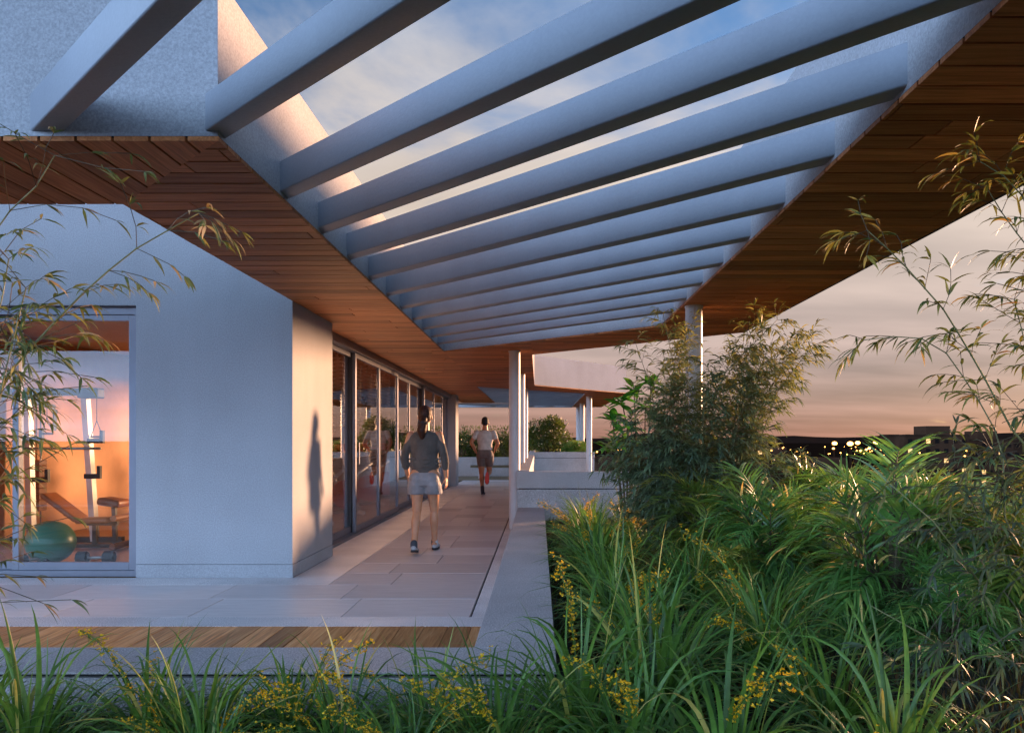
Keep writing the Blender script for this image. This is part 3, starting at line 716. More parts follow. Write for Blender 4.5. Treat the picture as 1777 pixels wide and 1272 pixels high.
for (u, v, Y, h, sd, mt, lab) in [
    (1243, 0, 6.6, 1.0, 0, 'palm_gold', 'golden green feathery palm at the foot of the bamboo thicket'),
    (1335, 0, 5.9, 1.0, 1, 'palm', 'rounded dark green palm second from the bamboo thicket'),
    (1262, 0, 5.5, .5, 0, 'palm_gold', 'small yellowish palm in front of the rounded dark green palm'),
    (1425, 0, 7.2, 1.02, 2, 'palm', 'palm with an upright fan of fronds against the town lights'),
    (1545, 0, 4.7, 1.2, 1, 'palm', 'largest shaggy palm with drooping green tassels in the middle of the bed'),
    (1640, 0, 4.15, .62, 2, 'palm', 'low tasselled palm under the right side of the largest shaggy palm'),
    (1700, 0, 5.3, 1.04, 0, 'palm', 'tall palm behind the bending bamboo cane at the far side of the bed'),
    (1790, 0, 4.4, .98, 1, 'palm_gold', 'yellowing palm half hidden by bamboo leaves at the edge of the picture'),
    (1600, 0, 6.6, 0.98, 0, 'palm', 'palm below the lit building on the skyline'),
    (1860, 0, 6.2, 1.1, 2, 'palm', 'palm beyond the right edge of the bed')]:
    palm((u-VU)*Y/F, Y, h, lab, sd, mt)

# --- bamboo
def twig(lf, st, p, d, ln, r, leaf, tint, nsub=3, wid=.16, droop=2.5):
    pts = [p.copy()]; q = p.copy(); d = d.normalized()
    for i in range(nsub):
        d = (d + Vector((r.uniform(-.25,.25), r.uniform(-.25,.25), r.uniform(-.3,.12)))).normalized(); q = q + d*ln/nsub; pts.append(q.copy())
    st.tube(pts, [.0016]*len(pts), 3, .4, cap=False)
    for i in range(1, nsub+1):
        n_ = r.randint(2, 4) if i < nsub else r.randint(3, 5)
        s0 = d.cross(Z); s0 = s0.normalized() if s0.length > 1e-4 else Vector((1,0,0))
        for k in range(n_):
            a = r.uniform(-1.1, 1.1); ld = (d*math.cos(a) + s0*math.sin(a) + Z*r.uniform(-.45, .25)).normalized()
            t = min(1, max(0, r.gauss(tint, .17)))
            ribbon(lf, pts[i], ld, (ld.cross(Z)+Vector((r.uniform(-.6,.6), r.uniform(-.6,.6), r.uniform(-.6,.6)))).normalized(), leaf*r.uniform(.6, 1.15), leaf*wid*.78*r.uniform(.8,1.1), r.uniform(.4, 1.0)*droop/max(leaf,.05)*.6, 4, lance, t)
def culm(lf, st, tw, path, r0, r1, r, leaf, tint0, tint1, every, ln, f0=0.25, per=2, droop=2.5, wid=.16):
    path = [Vector(p) for p in path]; tot = sum((b_-a).length for a, b_ in zip(path, path[1:]))
    n_ = max(3, int(tot/every)); pts = []; acc = 0; seg = 0; cum = [0]
    for a, b_ in zip(path, path[1:]): cum.append(cum[-1] + (b_-a).length)
    for i in range(n_+1):
        s_ = tot*i/n_
        while seg < len(path)-2 and s_ > cum[seg+1]: seg += 1
        pts.append(path[seg].lerp(path[seg+1], (s_-cum[seg])/(cum[seg+1]-cum[seg])))
    st.tube(pts, [r0+(r1-r0)*i/n_ for i in range(n_+1)], 6, .5)
    for i in range(n_+1):
        if i < n_: st.tube([pts[i]-(pts[i+1]-pts[i])*.02, pts[i]+(pts[i+1]-pts[i])*.03], [(r0+(r1-r0)*i/n_)*1.35]*2, 6, .3, cap=False)
        f = i/n_
        if f < f0: continue
        dd = (pts[min(i+1, n_)]-pts[max(i-1, 0)]).normalized()
        for k in range(per if f < .97 else per+1):
            a = r.uniform(0, 6.28); s0 = dd.orthogonal().normalized(); s1 = dd.cross(s0)
            d = dd*r.uniform(.3, .9) + (s0*math.cos(a)+s1*math.sin(a))*r.uniform(.5, 1) + Z*r.uniform(-.2, .2)
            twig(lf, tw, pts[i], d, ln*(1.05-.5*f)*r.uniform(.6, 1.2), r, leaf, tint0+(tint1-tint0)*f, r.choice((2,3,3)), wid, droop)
def bamboo(name, label, loc, mat, gen, cat='bamboo'):
    t = thing(name, label, cat, loc); lf, st, tw = MB(), MB(), MB(); gen(lf, st, tw)
    lf.build('leaf', M[mat], t, kind='stuff'); st.build('culm', M['culm'], t, smooth=True, kind='stuff'); tw.build('twig', M['stem'], t, kind='stuff')
def thicket(lf, st, tw):
    r = random.Random(77); cx, cy = 1.38, 7.15
    for i in range(50):
        a = r.uniform(0, 6.28); rad = .42*math.sqrt(r.random()); b_ = Vector((cx+rad*math.cos(a), cy+rad*.7*math.sin(a), BED))
        h = r.uniform(.9, 1.75) if i < 30 else r.uniform(1.7, 2.25)
        lean = Vector((math.cos(a)*r.uniform(.1,.6)+.08, math.sin(a)*r.uniform(.05,.35), 0))
        if i >= 36: lean = Vector((r.uniform(-.35, .95), r.uniform(-.2, .4), 0))
        path = [b_, b_+Z*h*.45+lean*.2, b_+Z*h*.8+lean*.55, b_+Z*h+lean]
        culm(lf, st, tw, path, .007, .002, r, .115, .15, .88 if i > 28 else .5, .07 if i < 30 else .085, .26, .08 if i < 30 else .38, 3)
    for i in range(340):                                   # side shoots filling the lower body
        a = r.uniform(0, 6.28); e = r.uniform(-.4, 1.2); rad = r.uniform(.18, .47)
        p = Vector((cx+rad*math.cos(a)*1.05, cy+rad*.8*math.sin(a), .78+.42*math.sin(e)+r.uniform(-.25,.2)))
        twig(lf, tw, p, Vector((math.cos(a), math.sin(a), .05)), .26, r, .125, .28, 3)
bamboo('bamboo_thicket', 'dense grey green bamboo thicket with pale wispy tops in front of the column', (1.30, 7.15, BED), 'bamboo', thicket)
def near_right(lf, st, tw):
    r = random.Random(5)
    def path(Y, *uv): return [pix(u, v, Y + dy) for (u, v, dy) in uv]
    culm(lf, st, tw, [Vector((3.05,3.15,BED))] + path(3.3, (1764,760,0),(1700,640,0),(1640,540,-.05),(1560,450,-.1),(1505,400,-.15)), .0085, .002, r, .105, .45, .62, .115, .30, .38, 2)
    culm(lf, st, tw, [Vector((3.0,3.2,BED))] + path(3.35, (1745,930,0),(1740,770,0),(1690,680,.05),(1640,610,.1),(1585,580,.1),(1500,590,.1)), .006, .002, r, .10, .40, .60, .12, .22, .42, 2)
    culm(lf, st, tw, [Vector((3.1,3.0,BED))] + path(3.1, (1835,700,0),(1830,520,0),(1800,400,0),(1765,320,0),(1700,280,0)), .0085, .002, r, .105, .42, .66, .105, .30, .40, 3)
    culm(lf, st, tw, [Vector((3.1,3.1,BED))] + path(3.2, (1850,620,0),(1800,450,.1),(1745,380,.1),(1715,330,.1)), .007, .002, r, .105, .42, .66, .105, .26, .40, 2)
    culm(lf, st, tw, [Vector((3.1,3.3,BED))] + path(3.4, (1860,800,0),(1790,640,.1),(1760,520,.1)), .007, .002, r, .105, .4, .6, .10, .28, .35, 3)
    for (u, v, Y, n_) in ((1710,860,3.3,18),(1745,960,3.2,18),(1650,900,3.4,9),(1725,1060,3.0,14),(1760,800,3.3,26),(1640,1140,2.9,12),(1740,1180,2.8,12),(1600,820,3.6,4)):
        for k in range(n_):
            p = pix(u+r.uniform(-75, 75), v+r.uniform(-70, 70), Y+r.uniform(-.15,.2))
            twig(lf, tw, p, Vector((r.uniform(-1.0, .4), r.uniform(-.5, .3), r.uniform(-.3, .3))), .22, r, .10, .16, 3)
    for pth in (((1545,840),(1620,905),(1700,1010)), ((1510,1050),(1600,1100),(1690,1160)), ((1560,1170),(1640,1215),(1777,1290))):
        st.tube([pix(u, v, 3.1) for u, v in pth], [.0018, .0028, .0036], 5, .5)
bamboo('bamboo', 'tall near bamboo with drooping lance leaves reaching under the timber eave against the sky', (3.05, 3.15, BED), 'bamboo_near', near_right)
def near_left(lf, st, tw):
    r = random.Random(15); P_ = lambda Y, *uv: [pix(u, v, Y) for u, v in uv]
    g = Vector((-2.35, 2.9, BED))
    culm(lf, st, tw, [g] + P_(2.95, (-40,760),(0,665),(75,580),(145,508),(222,440),(300,395),(345,370)), .0085, .002, r, .095, .5, .72, .13, .34, .27, 2)
    culm(lf, st, tw, [g+Vector((-.05,.1,0))] + P_(3.05, (-60,600),(-10,385),(40,350),(75,310),(95,270)), .007, .002, r, .095, .5, .72, .13, .55, .28, 2)
    culm(lf, st, tw, [g+Vector((.05,-.1,0))] + P_(2.85, (-45,900),(-15,760),(10,640),(30,560),(45,500)), .007, .002, r, .095, .45, .65, .105, .40, .26, 2)
    culm(lf, st, tw, [g+Vector((0,.05,0))] + P_(2.9, (-70,800),(-30,640),(0,540),(15,450)), .006, .002, r, .095, .45, .65, .12, .45, .26, 2)
    for (u, v, n_) in ((10,600,13),(25,660,10),(0,760,5),(0,850,3)):
        for k in range(n_):
            p = pix(u+r.uniform(-45, 25), v+r.uniform(-50, 50), 2.9+r.uniform(-.1,.1))
            twig(lf, tw, p, Vector((r.uniform(-.2, 1.0), r.uniform(-.4, .3), r.uniform(-.3, .2))), .2, r, .09, .45, 3)
bamboo('bamboo', 'slender near bamboo arching in front of the gym window', (-2.35, 2.9, BED), 'bamboo_near', near_left)
# --- broad leaved plant between the far columns and the thicket
t = thing('frangipani_plant', 'bright glossy green broad leaved plant left of the bamboo thicket', 'plant', (0.98, 8.9, BED))
r = random.Random(8); st = MB(); lm = MB()
lance2 = lambda t_: max(.05, math.sin(math.pi*min(1, t_**.8)))
ribbon(lm, (0,0,0), (1,0,.35), Vector((0,1,0)), .21, .075, 5.0, 6, lance2, .6, fold=.3)
LEAFM = [lm.mesh('leaf', M['bright'], smooth=True)]
lm = MB(); ribbon(lm, (0,0,0), (1,0,.5), Vector((0,1,0)), .18, .066, 8.0, 6, lance2, .85, fold=.35); LEAFM.append(lm.mesh('leaf', M['bright'], smooth=True))
lm = MB(); ribbon(lm, (0,0,0), (1,0,.2), Vector((0,1,0)), .23, .075, 3.0, 6, lance2, .35, fold=.25); LEAFM.append(lm.mesh('leaf', M['bright'], smooth=True))
base = Vector((0.98, 8.9, BED))
for (u, v, Y) in ((1078,690,8.8),(1062,715,8.7),(1055,770,8.7),(1100,672,8.9),(1090,735,8.8),(1120,700,9.0),(1075,760,8.8),(1110,760,8.9),(1130,660,9.1),(1190,655,9.0)):
    tip = pix(u, v, Y); st.tube([base+Vector((r.uniform(-.05,.05),0,0)), base.lerp(tip, .5)+Vector((r.uniform(-.1,.1),0,.15)), tip], [.014, .010, .006], 6, .5)
    for k in range(13):
        o = bpy.data.objects.new('leaf', r.choice(LEAFM)); col.objects.link(o); o.parent = t
        a = k*2.4; e = r.uniform(-.5, .8); o.location = tip - base - Z*r.uniform(0,.10); o.rotation_euler = (r.uniform(-.4,.4), -e, a); o.scale = (r.uniform(.8, 1.2),)*3
st.build('stem', M['stem'], t, smooth=True)
# --- far planter with a round bush, low tufts, a hedge behind the bench wall
def leafball(lf, r, c, rad, n_, size, t0, flat=1.0, lobes=7):
    cs = [(Vector(c)+Vector((r.uniform(-1,1)*rad[0]*.55, r.uniform(-1,1)*rad[1]*.55, r.uniform(-.7,.75)*rad[2]*.6)), r.uniform(.4, .62)) for _ in range(lobes)]
    for i in range(n_):
        lc, k = r.choice(cs); u = Vector((r.gauss(0,1), r.gauss(0,1), r.gauss(0,1))).normalized(); q = r.uniform(.55, 1.08)
        p = lc + Vector((u.x*rad[0], u.y*rad[1], u.z*rad[2]))*k*q
        d = (u + Vector((r.uniform(-.8,.8), r.uniform(-.8,.8), r.uniform(-.5,.6)))).normalized()
        s_ = d.cross(Vector((r.uniform(-1,1), r.uniform(-1,1), r.uniform(-1,1)))).normalized(); sz = size*r.uniform(.6, 1.2)
        lf.add([p, p+d*sz*.5+s_*sz*.22, p+d*sz, p+d*sz*.5-s_*sz*.22], [(0,1,2,3)], min(1, max(0, r.gauss(t0, .2))))
t = thing('planter_box', 'long pale planter box on the far side of the terrace gap', 'planter', (0.8, 26, 0))
def wallpiece(x0, x1, y0, y1):
    m = MB(); m.bbox(x0, x1, y0, y1, .752, .93, .003); m.build('cap', M['granite_wall'], t)
    m = MB(); m.box(x0+.02, x1-.02, y0+.02, y1-.02, .74, .752); m.build('joint', M['gap'], t)
    m = MB(); m.box(x0+.008, x1-.008, y0+.008, y1-.008, -.3, .74); m.build('body', M['granite_wall'], t)
wallpiece(-.31, 1.70, 24.56, 24.74); wallpiece(-.31, -.13, 24.745, 29.2); wallpiece(1.52, 1.70, 24.745, 29.2)
m = MB(); m.box(-.128, 1.518, 24.742, 29.2, -.3, .82); m.build('soil', M['soil'], t)
r = random.Random(31)
t = thing('round_bush', 'round yellow green bush with cream blossoms in the far planter', 'bush', (.28, 27.2, .82))
lf = MB(); leafball(lf, r, (.34, 27.2, 1.42), (.85, .7, .66), 5200, .085, .5, lobes=12); leafball(lf, r, (.45, 27.1, 1.85), (.5, .5, .34), 1600, .085, .6); lf.build('crown', M['bush'], t)
m = MB(); m.tube([(.3,27.2,.8),(.32,27.2,1.2),(.34,27.2,1.5)], [.05,.04,.02], 7); m.tube([(.3,27.2,.8),(.1,27.1,1.2),(0,27.1,1.5)], [.03,.025,.015], 6); m.build('trunk', M['stem'], t, smooth=True)
m = MB()
for i in range(26):
    p = (.34+r.uniform(-.8,.75), 26.55+r.uniform(0,.3), 1.1+r.uniform(0,1.0)); m.ellipsoid(p, (.03,.03,.025), 6, 4)
m.build('blossom', M['white_flower'], t)
for i, (x, y) in enumerate(sorted(((.95, 25.5), (1.25, 25.7), (1.42, 26.2), (1.1, 26.6)))):
    t = thing('tufted_plant', 'low feathery tuft in the far planter, %s from the round bush' % ORD[i], 'plant', (x, y, .82), 'low tufts in the far planter')
    o = bpy.data.objects.new('frond', PMESH[(0,'frond','palm')]); col.objects.link(o); o.parent = t; o['kind'] = 'stuff'; t.scale = (.55,)*3; t.rotation_euler = (0,0,x*9)
m = MB(); m.bbox(-7, -.32, 29.2, 29.45, .5, .68, .004)
lw = thing('garden_wall', 'low pale wall closing the walkway behind the timber bench', 'wall', (-3, 29.3, 0)); m.build('cap', M['granite_wall'], lw)
m = MB(); m.box(-7, -.32, 29.21, 29.44, -.05, .498); m.build('body', M['granite_wall'], lw)
m = MB(); m.box(-7, -.32, 26.0, 29.2, -.3, -.004); struct('gravel_strip', m, plain('ochre_gravel', (0.30, 0.21, 0.11), 0.9, var=0.3, vs=40))
m = MB(); m.box(-7, -.32, 29.46, 31.4, -.3, .35); struct('hedge_bed', m, M['soil'])
for i in range(9):
    x = -4.6 + i*.52
    t = thing('hedge_shrub', 'dark green hedge shrub behind the bench wall, %s from the left' % ORD[i], 'shrub', (x, 30.1, .35), 'hedge shrubs behind the bench wall')
    lf = MB(); leafball(lf, r, (x, 30.1, .98), (.52, .5, .78), 1300, .10, .12, lobes=9)
    for k in range(160):
        p = Vector((x+r.uniform(-.35,.35), 30.1+r.uniform(-.3,.3), 1.38+r.random()**1.7*.42)); d = Vector((r.uniform(-.5,.5), r.uniform(-.4,.4), r.uniform(0,1))).normalized(); s_ = d.cross(Vector((r.uniform(-1,1),1,0))).normalized()
        lf.add([p, p+d*.05+s_*.012, p+d*.11, p+d*.05-s_*.012], [(0,1,2,3)], r.uniform(.1,.7))
    lf.build('foliage', M['bush'], t)
    m = MB(); m.tube([(x,30.1,.3),(x+.03,30.1,.9),(x,30.1,1.3)], [.03,.02,.01], 6); m.build('stem', M['stem'], t)
b_ = thing('bench', 'thin timber slab bench on short supports against the low pale wall', 'bench', (-1.4, 27.6, 0))
m = MB(); m.bbox(-2.32, -.5, 27.35, 27.8, .36, .44, .006); m.build('seat', plain('bench_top', (0.16, 0.14, 0.08), 0.6, var=.2), b_)
for x in (-2.0, -.75):
    m = MB(); m.bbox(x-.05, x+.05, 27.4, 27.75, -.004, .358, .004); m.build('leg', M['column'], b_)

# ================================================================== PEOPLE
def fuse(mb, voxel, smooth_it=4, name='body'):
    """turn overlapping closed shapes into one continuous skin"""
    me = mb.mesh('tmp', M['gap']); o = bpy.data.objects.new('tmp', me); col.objects.link(o)
    md = o.modifiers.new('r', 'REMESH'); md.mode = 'VOXEL'; md.voxel_size = voxel
    sm = o.modifiers.new('s', 'SMOOTH'); sm.factor = 0.5; sm.iterations = smooth_it
    dg = bpy.context.evaluated_depsgraph_get(); out = bpy.data.meshes.new_from_object(o.evaluated_get(dg))
    out.name = name; bpy.data.objects.remove(o); bpy.data.meshes.remove(me)
    out.polygons.foreach_set('use_smooth', [True]*len(out.polygons)); return out
def cloth(name, c, rough=0.85, grain=220, amt=0.25, heather=0.0):
    m, nt, n, L, b = newmat(name); f = noise(n, L, grain, 2, 0.8); g = noise(n, L, 9, 5, .6)
    base = ramp(n, L, g, [(0.3, tuple(x*.8 for x in c)), (0.7, tuple(x*1.15 for x in c))])
    L.new(mixc(n, L, 1.0, base, ramp(n, L, f, [(0.3, (1-amt,)*3), (0.7, (1+amt,)*3)]), 'MULTIPLY'), b.inputs['Base Color'])
    b.inputs['Roughness'].default_value = rough; b.inputs['Specular IOR Level'].default_value = 0.2; b.inputs['Sheen Weight'].default_value = 0.15
    h = noise(n, L, 16, 5, .6, None, None, .8); bump(n, L, b, h, 0.5, 0.02); return m
def skinmat(name, c):
    m, nt, n, L, b = newmat(name); f = noise(n, L, 14, 5)
    L.new(ramp(n, L, f, [(0.3, tuple(x*.86 for x in c)), (0.7, tuple(x*1.1 for x in c))]), b.inputs['Base Color'])
    b.inputs['Roughness'].default_value = 0.45; b.inputs['Subsurface Weight'].default_value = 0.12; b.inputs['Subsurface Radius'].default_value = (0.02, 0.008, 0.004); b.inputs['Subsurface Scale'].default_value = 0.3
    return m
def add_obj(name, me, mat, par, loc=(0,0,0), kind=None):
    me.materials.clear(); me.materials.append(mat); o = bpy.data.objects.new(name, me); col.objects.link(o); o.parent = par; o.location = loc
    return o
def hand(mb, wrist, d, palm_n, side, size=1.0, curl=0.5):
    """palm, four unequal fingers with two bends, thumb from the side; d along the hand, palm_n out of the palm"""
    d = Vector(d).normalized(); pn = Vector(palm_n); pn = (pn - d*pn.dot(d)).normalized(); s_ = d.cross(pn).normalized()*side
    w_ = Vector(wrist)
    for k in (-1.5, -.5, .5, 1.5): mb.cap(w_ + s_*k*.010*size, .013*size, w_ + d*.075*size + s_*k*.019*size, .011*size, 8)
    for k, ln in ((-1.5, .062), (-.5, .074), (.5, .078), (1.5, .068)):
        p = w_ + d*.082*size + s_*k*.0205*size; dd = (d + s_*k*.06).normalized()
        for j, (fl, r0, r1) in enumerate(((.45, .0088, .0082), (.32, .0082, .0076), (.23, .0076, .0066))):
            q = p + dd*ln*fl*size; mb.cap(p, r0*size, q, r1*size, 8); p = q; dd = (dd + pn*curl*(.55+.2*j)).normalized()
    p = w_ + d*.022*size + s_*.030*size; dd = (d*.75 + s_*.75 + pn*.25).normalized()
    for (ln, r0, r1) in ((.040, .0125, .0105), (.030, .0098, .0088), (.024, .0088, .0074)):
        q = p + dd*ln*size; mb.cap(p, r0*size, q, r1*size, 8); p = q; dd = (dd + d*.5 + pn*.25).normalized()
def head(mb, c, s=1.0):
    c = Vector(c)        # centre of the skull, face towards +y
    mb.ellipsoid(c + Vector((0,-.012,.025))*s, (.076*s, .096*s, .094*s)); mb.ellipsoid(c + Vector((0,.030,-.045))*s, (.058*s, .062*s, .072*s))
    mb.ellipsoid(c + Vector((0,.062,-.092))*s, (.026*s, .022*s, .022*s), 10, 8)
    mb.cap(c + Vector((0,.088,.005))*s, .008*s, c + Vector((0,.106,-.035))*s, .013*s, 8)
    mb.cap(c + Vector((-.016,.086,-.070))*s, .009*s, c + Vector((.016,.086,-.070))*s, .009*s, 8)
    for sg in (-1, 1):
        mb.ellipsoid(c + Vector((sg*.078,-.008,-.012))*s, (.010*s, .020*s, .031*s), 10, 8)
        mb.cap(c + Vector((sg*.018,.082,.018))*s, .010*s, c + Vector((sg*.045,.072,.016))*s, .009*s, 8)
def face_bits(par, c, s, hairmat):
    eye = plain('eye', (.7,.7,.68), .2) if 'eye' not in M else M['eye']; M['eye'] = eye
    for sg in (-1, 1):
        m = MB(); m.ellipsoid(Vector(c)+Vector((sg*.031,.078,.002))*s, (.012*s,.010*s,.008*s), 10, 8); e = m.build('eye', eye, par, smooth=True)
        m = MB(); m.ellipsoid(Vector(c)+Vector((sg*.031,.0862,.002))*s, (.0052*s,.003*s,.0052*s), 8, 6); m.build('iris', M['gap'], e, smooth=True)
        m = MB(); m.tube([Vector(c)+Vector((sg*.014,.092,.026))*s, Vector(c)+Vector((sg*.048,.078,.026))*s], [.0035*s,.002*s], 5); m.build('eyebrow', hairmat, par)
    m = MB(); m.tube([Vector(c)+Vector((-.020,.0915,-.071))*s, Vector(c)+Vector((0,.097,-.070))*s, Vector(c)+Vector((.020,.0915,-.071))*s], [.003*s,.006*s,.003*s], 6); m.build('mouth', plain('lips', (.35,.12,.10), .4), par, smooth=True)
def shoe(par, heel, toe, up, width, mat, sole_mat, voxel=.005, label=None):
    heel, toe, up = Vector(heel), Vector(toe), Vector(up); d = (toe-heel).normalized(); up = (up - d*up.dot(d)).normalized(); s_ = d.cross(up); L_ = (toe-heel).length
    m = MB(); R3 = Matrix((s_, d, up)).transposed()
    rot = R3
    m.ellipsoid(heel + d*.06 + up*.040, (width*.40, .062, .040), 14, 10, rot); m.ellipsoid(heel + d*L_*.48 + up*.036, (width*.42, L_*.30, .036), 14, 10, rot); m.ellipsoid(toe - d*.075 + up*.026, (width*.50, .078, .027), 14, 10, rot)
    m.cap(heel + d*.055 + up*.05, .040, heel + d*.062 + up*.095, .043); m.cap(heel + d*.075 + up*.075, .036, heel + d*L_*.62 + up*.038, .032)
    o = add_obj('shoe', fuse(m, voxel, 2, 'shoe'), mat, par)
    if label: o['label'] = label
    m = MB(); vs = []; n_ = 20
    for zz in (-.004, .020):
        for k in range(n_):
            a = 2*math.pi*k/n_; t_ = math.sin(a); wv = width*.5*(0.86+.14*t_) if t_ > -.2 else width*.43
            vs.append(heel + d*(L_*.5 + t_*L_*.515) + s_*math.cos(a)*wv*(1-.18*max(0, -math.cos(2*a))*0) + up*zz)
    m.add(vs, [tuple(range(n_))[::-1], tuple(range(n_, 2*n_))] + [(k, (k+1)%n_, n_+(k+1)%n_, n_+k) for k in range(n_)])
    m2 = MB(); m2.v, m2.f, m2.t = m.v, m.f, m.t; me = m2.mesh('sole', sole_mat); q = bpy.data.objects.new('sole', me); col.objects.link(q); q.parent = o
    return o
M['skin_w'] = skinmat('skin', (0.56, 0.27, 0.15)); M['skin_m'] = skinmat('tanned_skin', (0.48, 0.20, 0.10))
M['hair'] = plain('dark_brown_hair', (0.045, 0.016, 0.009), 0.55, var=.5, vs=40, spec=.25); M['hair_m'] = plain('short_black_hair', (0.02, 0.018, 0.018), 0.7, var=.4, vs=60)
M['sweat'] = cloth('grey_sweatshirt', (0.105, 0.092, 0.082)); M['shorts_w'] = cloth('light_grey_shorts', (0.27, 0.26, 0.27), .5, 160, .1)
M['tee'] = cloth('pale_tshirt', (0.62, 0.56, 0.50), .8, 200, .1); M['shorts_m'] = cloth('taupe_shorts', (0.16, 0.12, 0.105), .8)
M['shoe_w'] = plain('pale_grey_shoe', (0.42, 0.43, 0.45), .6, var=.3, vs=30); M['sole'] = plain('black_sole', (0.03, 0.03, 0.035), .7)
M['shoe_m'] = plain('dark_running_shoe', (0.03, 0.035, 0.05), .6); M['red_sole'] = plain('red_sole', (0.75, 0.055, 0.035), .5); M['sock'] = plain('dark_sock', (0.05, 0.06, 0.075), .9)

def woman():
    t = thing('person', 'person with dark ponytail in grey sweatshirt and shorts walking along the glass doors', 'person', (-1.29, 9.15, 0)); t.scale = (.968,)*3; t['_loc'] = [0,0,0]
    V = Vector; b = MB(); hd = (0.0, .02, 1.600)
    head(b, hd, 1.0); b.cap((0,-.005,1.53), .052, (0,-.015,1.40), .056); 
    b.loft([(0,0,.84,.06,.05),(0,0,.87,.165,.10),(0,-.01,.93,.170,.112),(0,.0,1.05,.125,.088),(0,.0,1.20,.14,.10),(0,-.005,1.32,.155,.098),(0,-.01,1.39,.10,.06),(0,-.01,1.42,.06,.05)])
    b.ellipsoid((-.08,-.055,.90), (.095,.085,.095)); b.ellipsoid((.08,-.055,.90), (.095,.085,.095))
    J = {'hl':(-.088,0,.88),'kl':(-.095,.0,.485),'al':(-.098,-.20,.115),'hr':(.088,0,.88),'kr':(.088,.16,.49),'ar':(.078,.25,.10)}
    for q in 'lr':
        h, k, a = V(J['h'+q]), V(J['k'+q]), V(J['a'+q])
        b.cap(h, .086, h.lerp(k,.5), .071); b.cap(h.lerp(k,.5), .071, k, .052); b.cap(k, .050, a, .034)
        cal = k.lerp(a,.30) + V((0,-.022,0)); b.cap(k.lerp(a,.10)+V((0,-.010,0)), .048, cal, .053); b.cap(cal, .053, k.lerp(a,.62)+V((0,-.01,0)), .039); b.ellipsoid(k+V((0,.012,.0)), (.048,.05,.055), 12, 8)
    # feet inside the shoes
    b.cap((-.098,-.22,.075), .036, (-.10,-.05,.045), .028); b.cap((.078,.235,.075), .036, (.085,.40,.05), .028)
    arms = {'r': ((.165,-.01,1.375),(.236,-.055,1.115),(.246,.015,.895),(.247,.035,.86)), 'l': ((-.165,-.01,1.375),(-.238,-.04,1.115),(-.215,.075,.91),(-.205,.10,.88))}
    for q, (s_, e, w_, hh) in arms.items():
        s_, e, w_ = V(s_), V(e), V(w_); b.cap(s_, .050, e, .038); b.cap(e, .038, e.lerp(w_,.35), .037); b.cap(e.lerp(w_,.35), .037, w_, .024)
        dd = (V(hh)-w_).normalized() if q == 'r' else (w_-e).normalized(); hand(b, w_, V((.0,.10,-1)) if q == 'r' else V((.05,.45,-1)), V((-1 if q == 'r' else 1, .3, 0)), -1 if q == 'r' else 1, .95, .45)
    add_obj('body', fuse(b, .0055, 3), M['skin_w'], t); face_bits(t, hd, 1.0, M['hair'])
    # sweatshirt: loose body and sleeves pushed to the forearm
    c = MB()
    c.loft([(0,-.005,.905,.145,.110),(0,-.005,.925,.160,.126),(0,-.008,.985,.156,.122),(0,-.008,1.00,.172,.142),(0,-.012,1.06,.168,.140),(0,-.010,1.16,.160,.126),(0,-.012,1.27,.174,.128),(0,-.014,1.335,.186,.114),(0,-.014,1.375,.176,.096),(0,-.013,1.408,.125,.078),(0,-.012,1.435,.076,.064)])
    for q, (s_, e, w_, hh) in arms.items():
        s_, e, w_ = V(s_), V(e), V(w_); c.cap(s_+V((-.014 if q == 'r' else .014,0,-.032)), .055, s_.lerp(e,.55), .050); c.cap(s_.lerp(e,.55), .050, e, .046); c.cap(e, .047, e.lerp(w_,.30), .045); c.cap(e.lerp(w_,.30), .044, e.lerp(w_,.52), .040)
        c.ellipsoid(e.lerp(w_,.08), (.051,.051,.022), 12, 8); c.ellipsoid(e.lerp(w_,.28), (.050,.050,.018), 12, 8); c.ellipsoid(e.lerp(s_,.18), (.050,.050,.018), 12, 8)
    for zz, ph in ((1.02,.4),(1.05,2.2),(1.10,4.0)):            # soft folds above the waistband
        for k in range(7):
            a = ph+k*.9; c.ellipsoid((.160*math.cos(a), -.01+.130*math.sin(a), zz), (.045,.030,.010), 10, 6)
    add_obj('sweatshirt', fuse(c, .0065, 4, 'sweatshirt'), M['sweat'], t)
    m = MB(); m.loft([(0,-.006,.895,.160,.118),(0,-.006,.90,.168,.126),(0,-.006,.965,.172,.130),(0,-.006,.97,.165,.12)], 40); m.build('waistband', M['sweat'], None) if False else None
    s_ = MB(); s_.loft([(0,-.01,.97,.150,.105),(0,-.012,.93,.178,.128),(0,-.02,.86,.190,.140),(0,-.018,.80,.186,.128),(0,-.01,.775,.16,.10)])
    for q in (-1, 1):
        s_.loft([(q*.090,-.022,.90,.09,.12),(q*.098,-.024,.80,.104,.128),(q*.100,-.008 if q < 0 else .012,.70,.104,.112),(q*.100,-.006 if q < 0 else .016,.688,.096,.102)])
        s_.ellipsoid((q*.082,-.075,.875), (.092,.082,.095))
    add_obj('shorts', fuse(s_, .0065, 4, 'shorts'), M['shorts_w'], t)
    # hair: cap, gathered tail, band
    h = MB(); hc = V(hd)
    h.ellipsoid(hc+V((0,-.022,.030)), (.085,.100,.101)); h.ellipsoid(hc+V((0,-.055,-.015)), (.076,.066,.075)); h.cap(hc+V((0,-.095,-.02)), .040, hc+V((-.006,-.125,-.07)), .042)
    h.cap(hc+V((-.006,-.125,-.085)), .050, hc+V((-.022,-.135,-.165)), .056); h.cap(hc+V((-.022,-.135,-.165)), .056, hc+V((-.014,-.122,-.275)), .026)
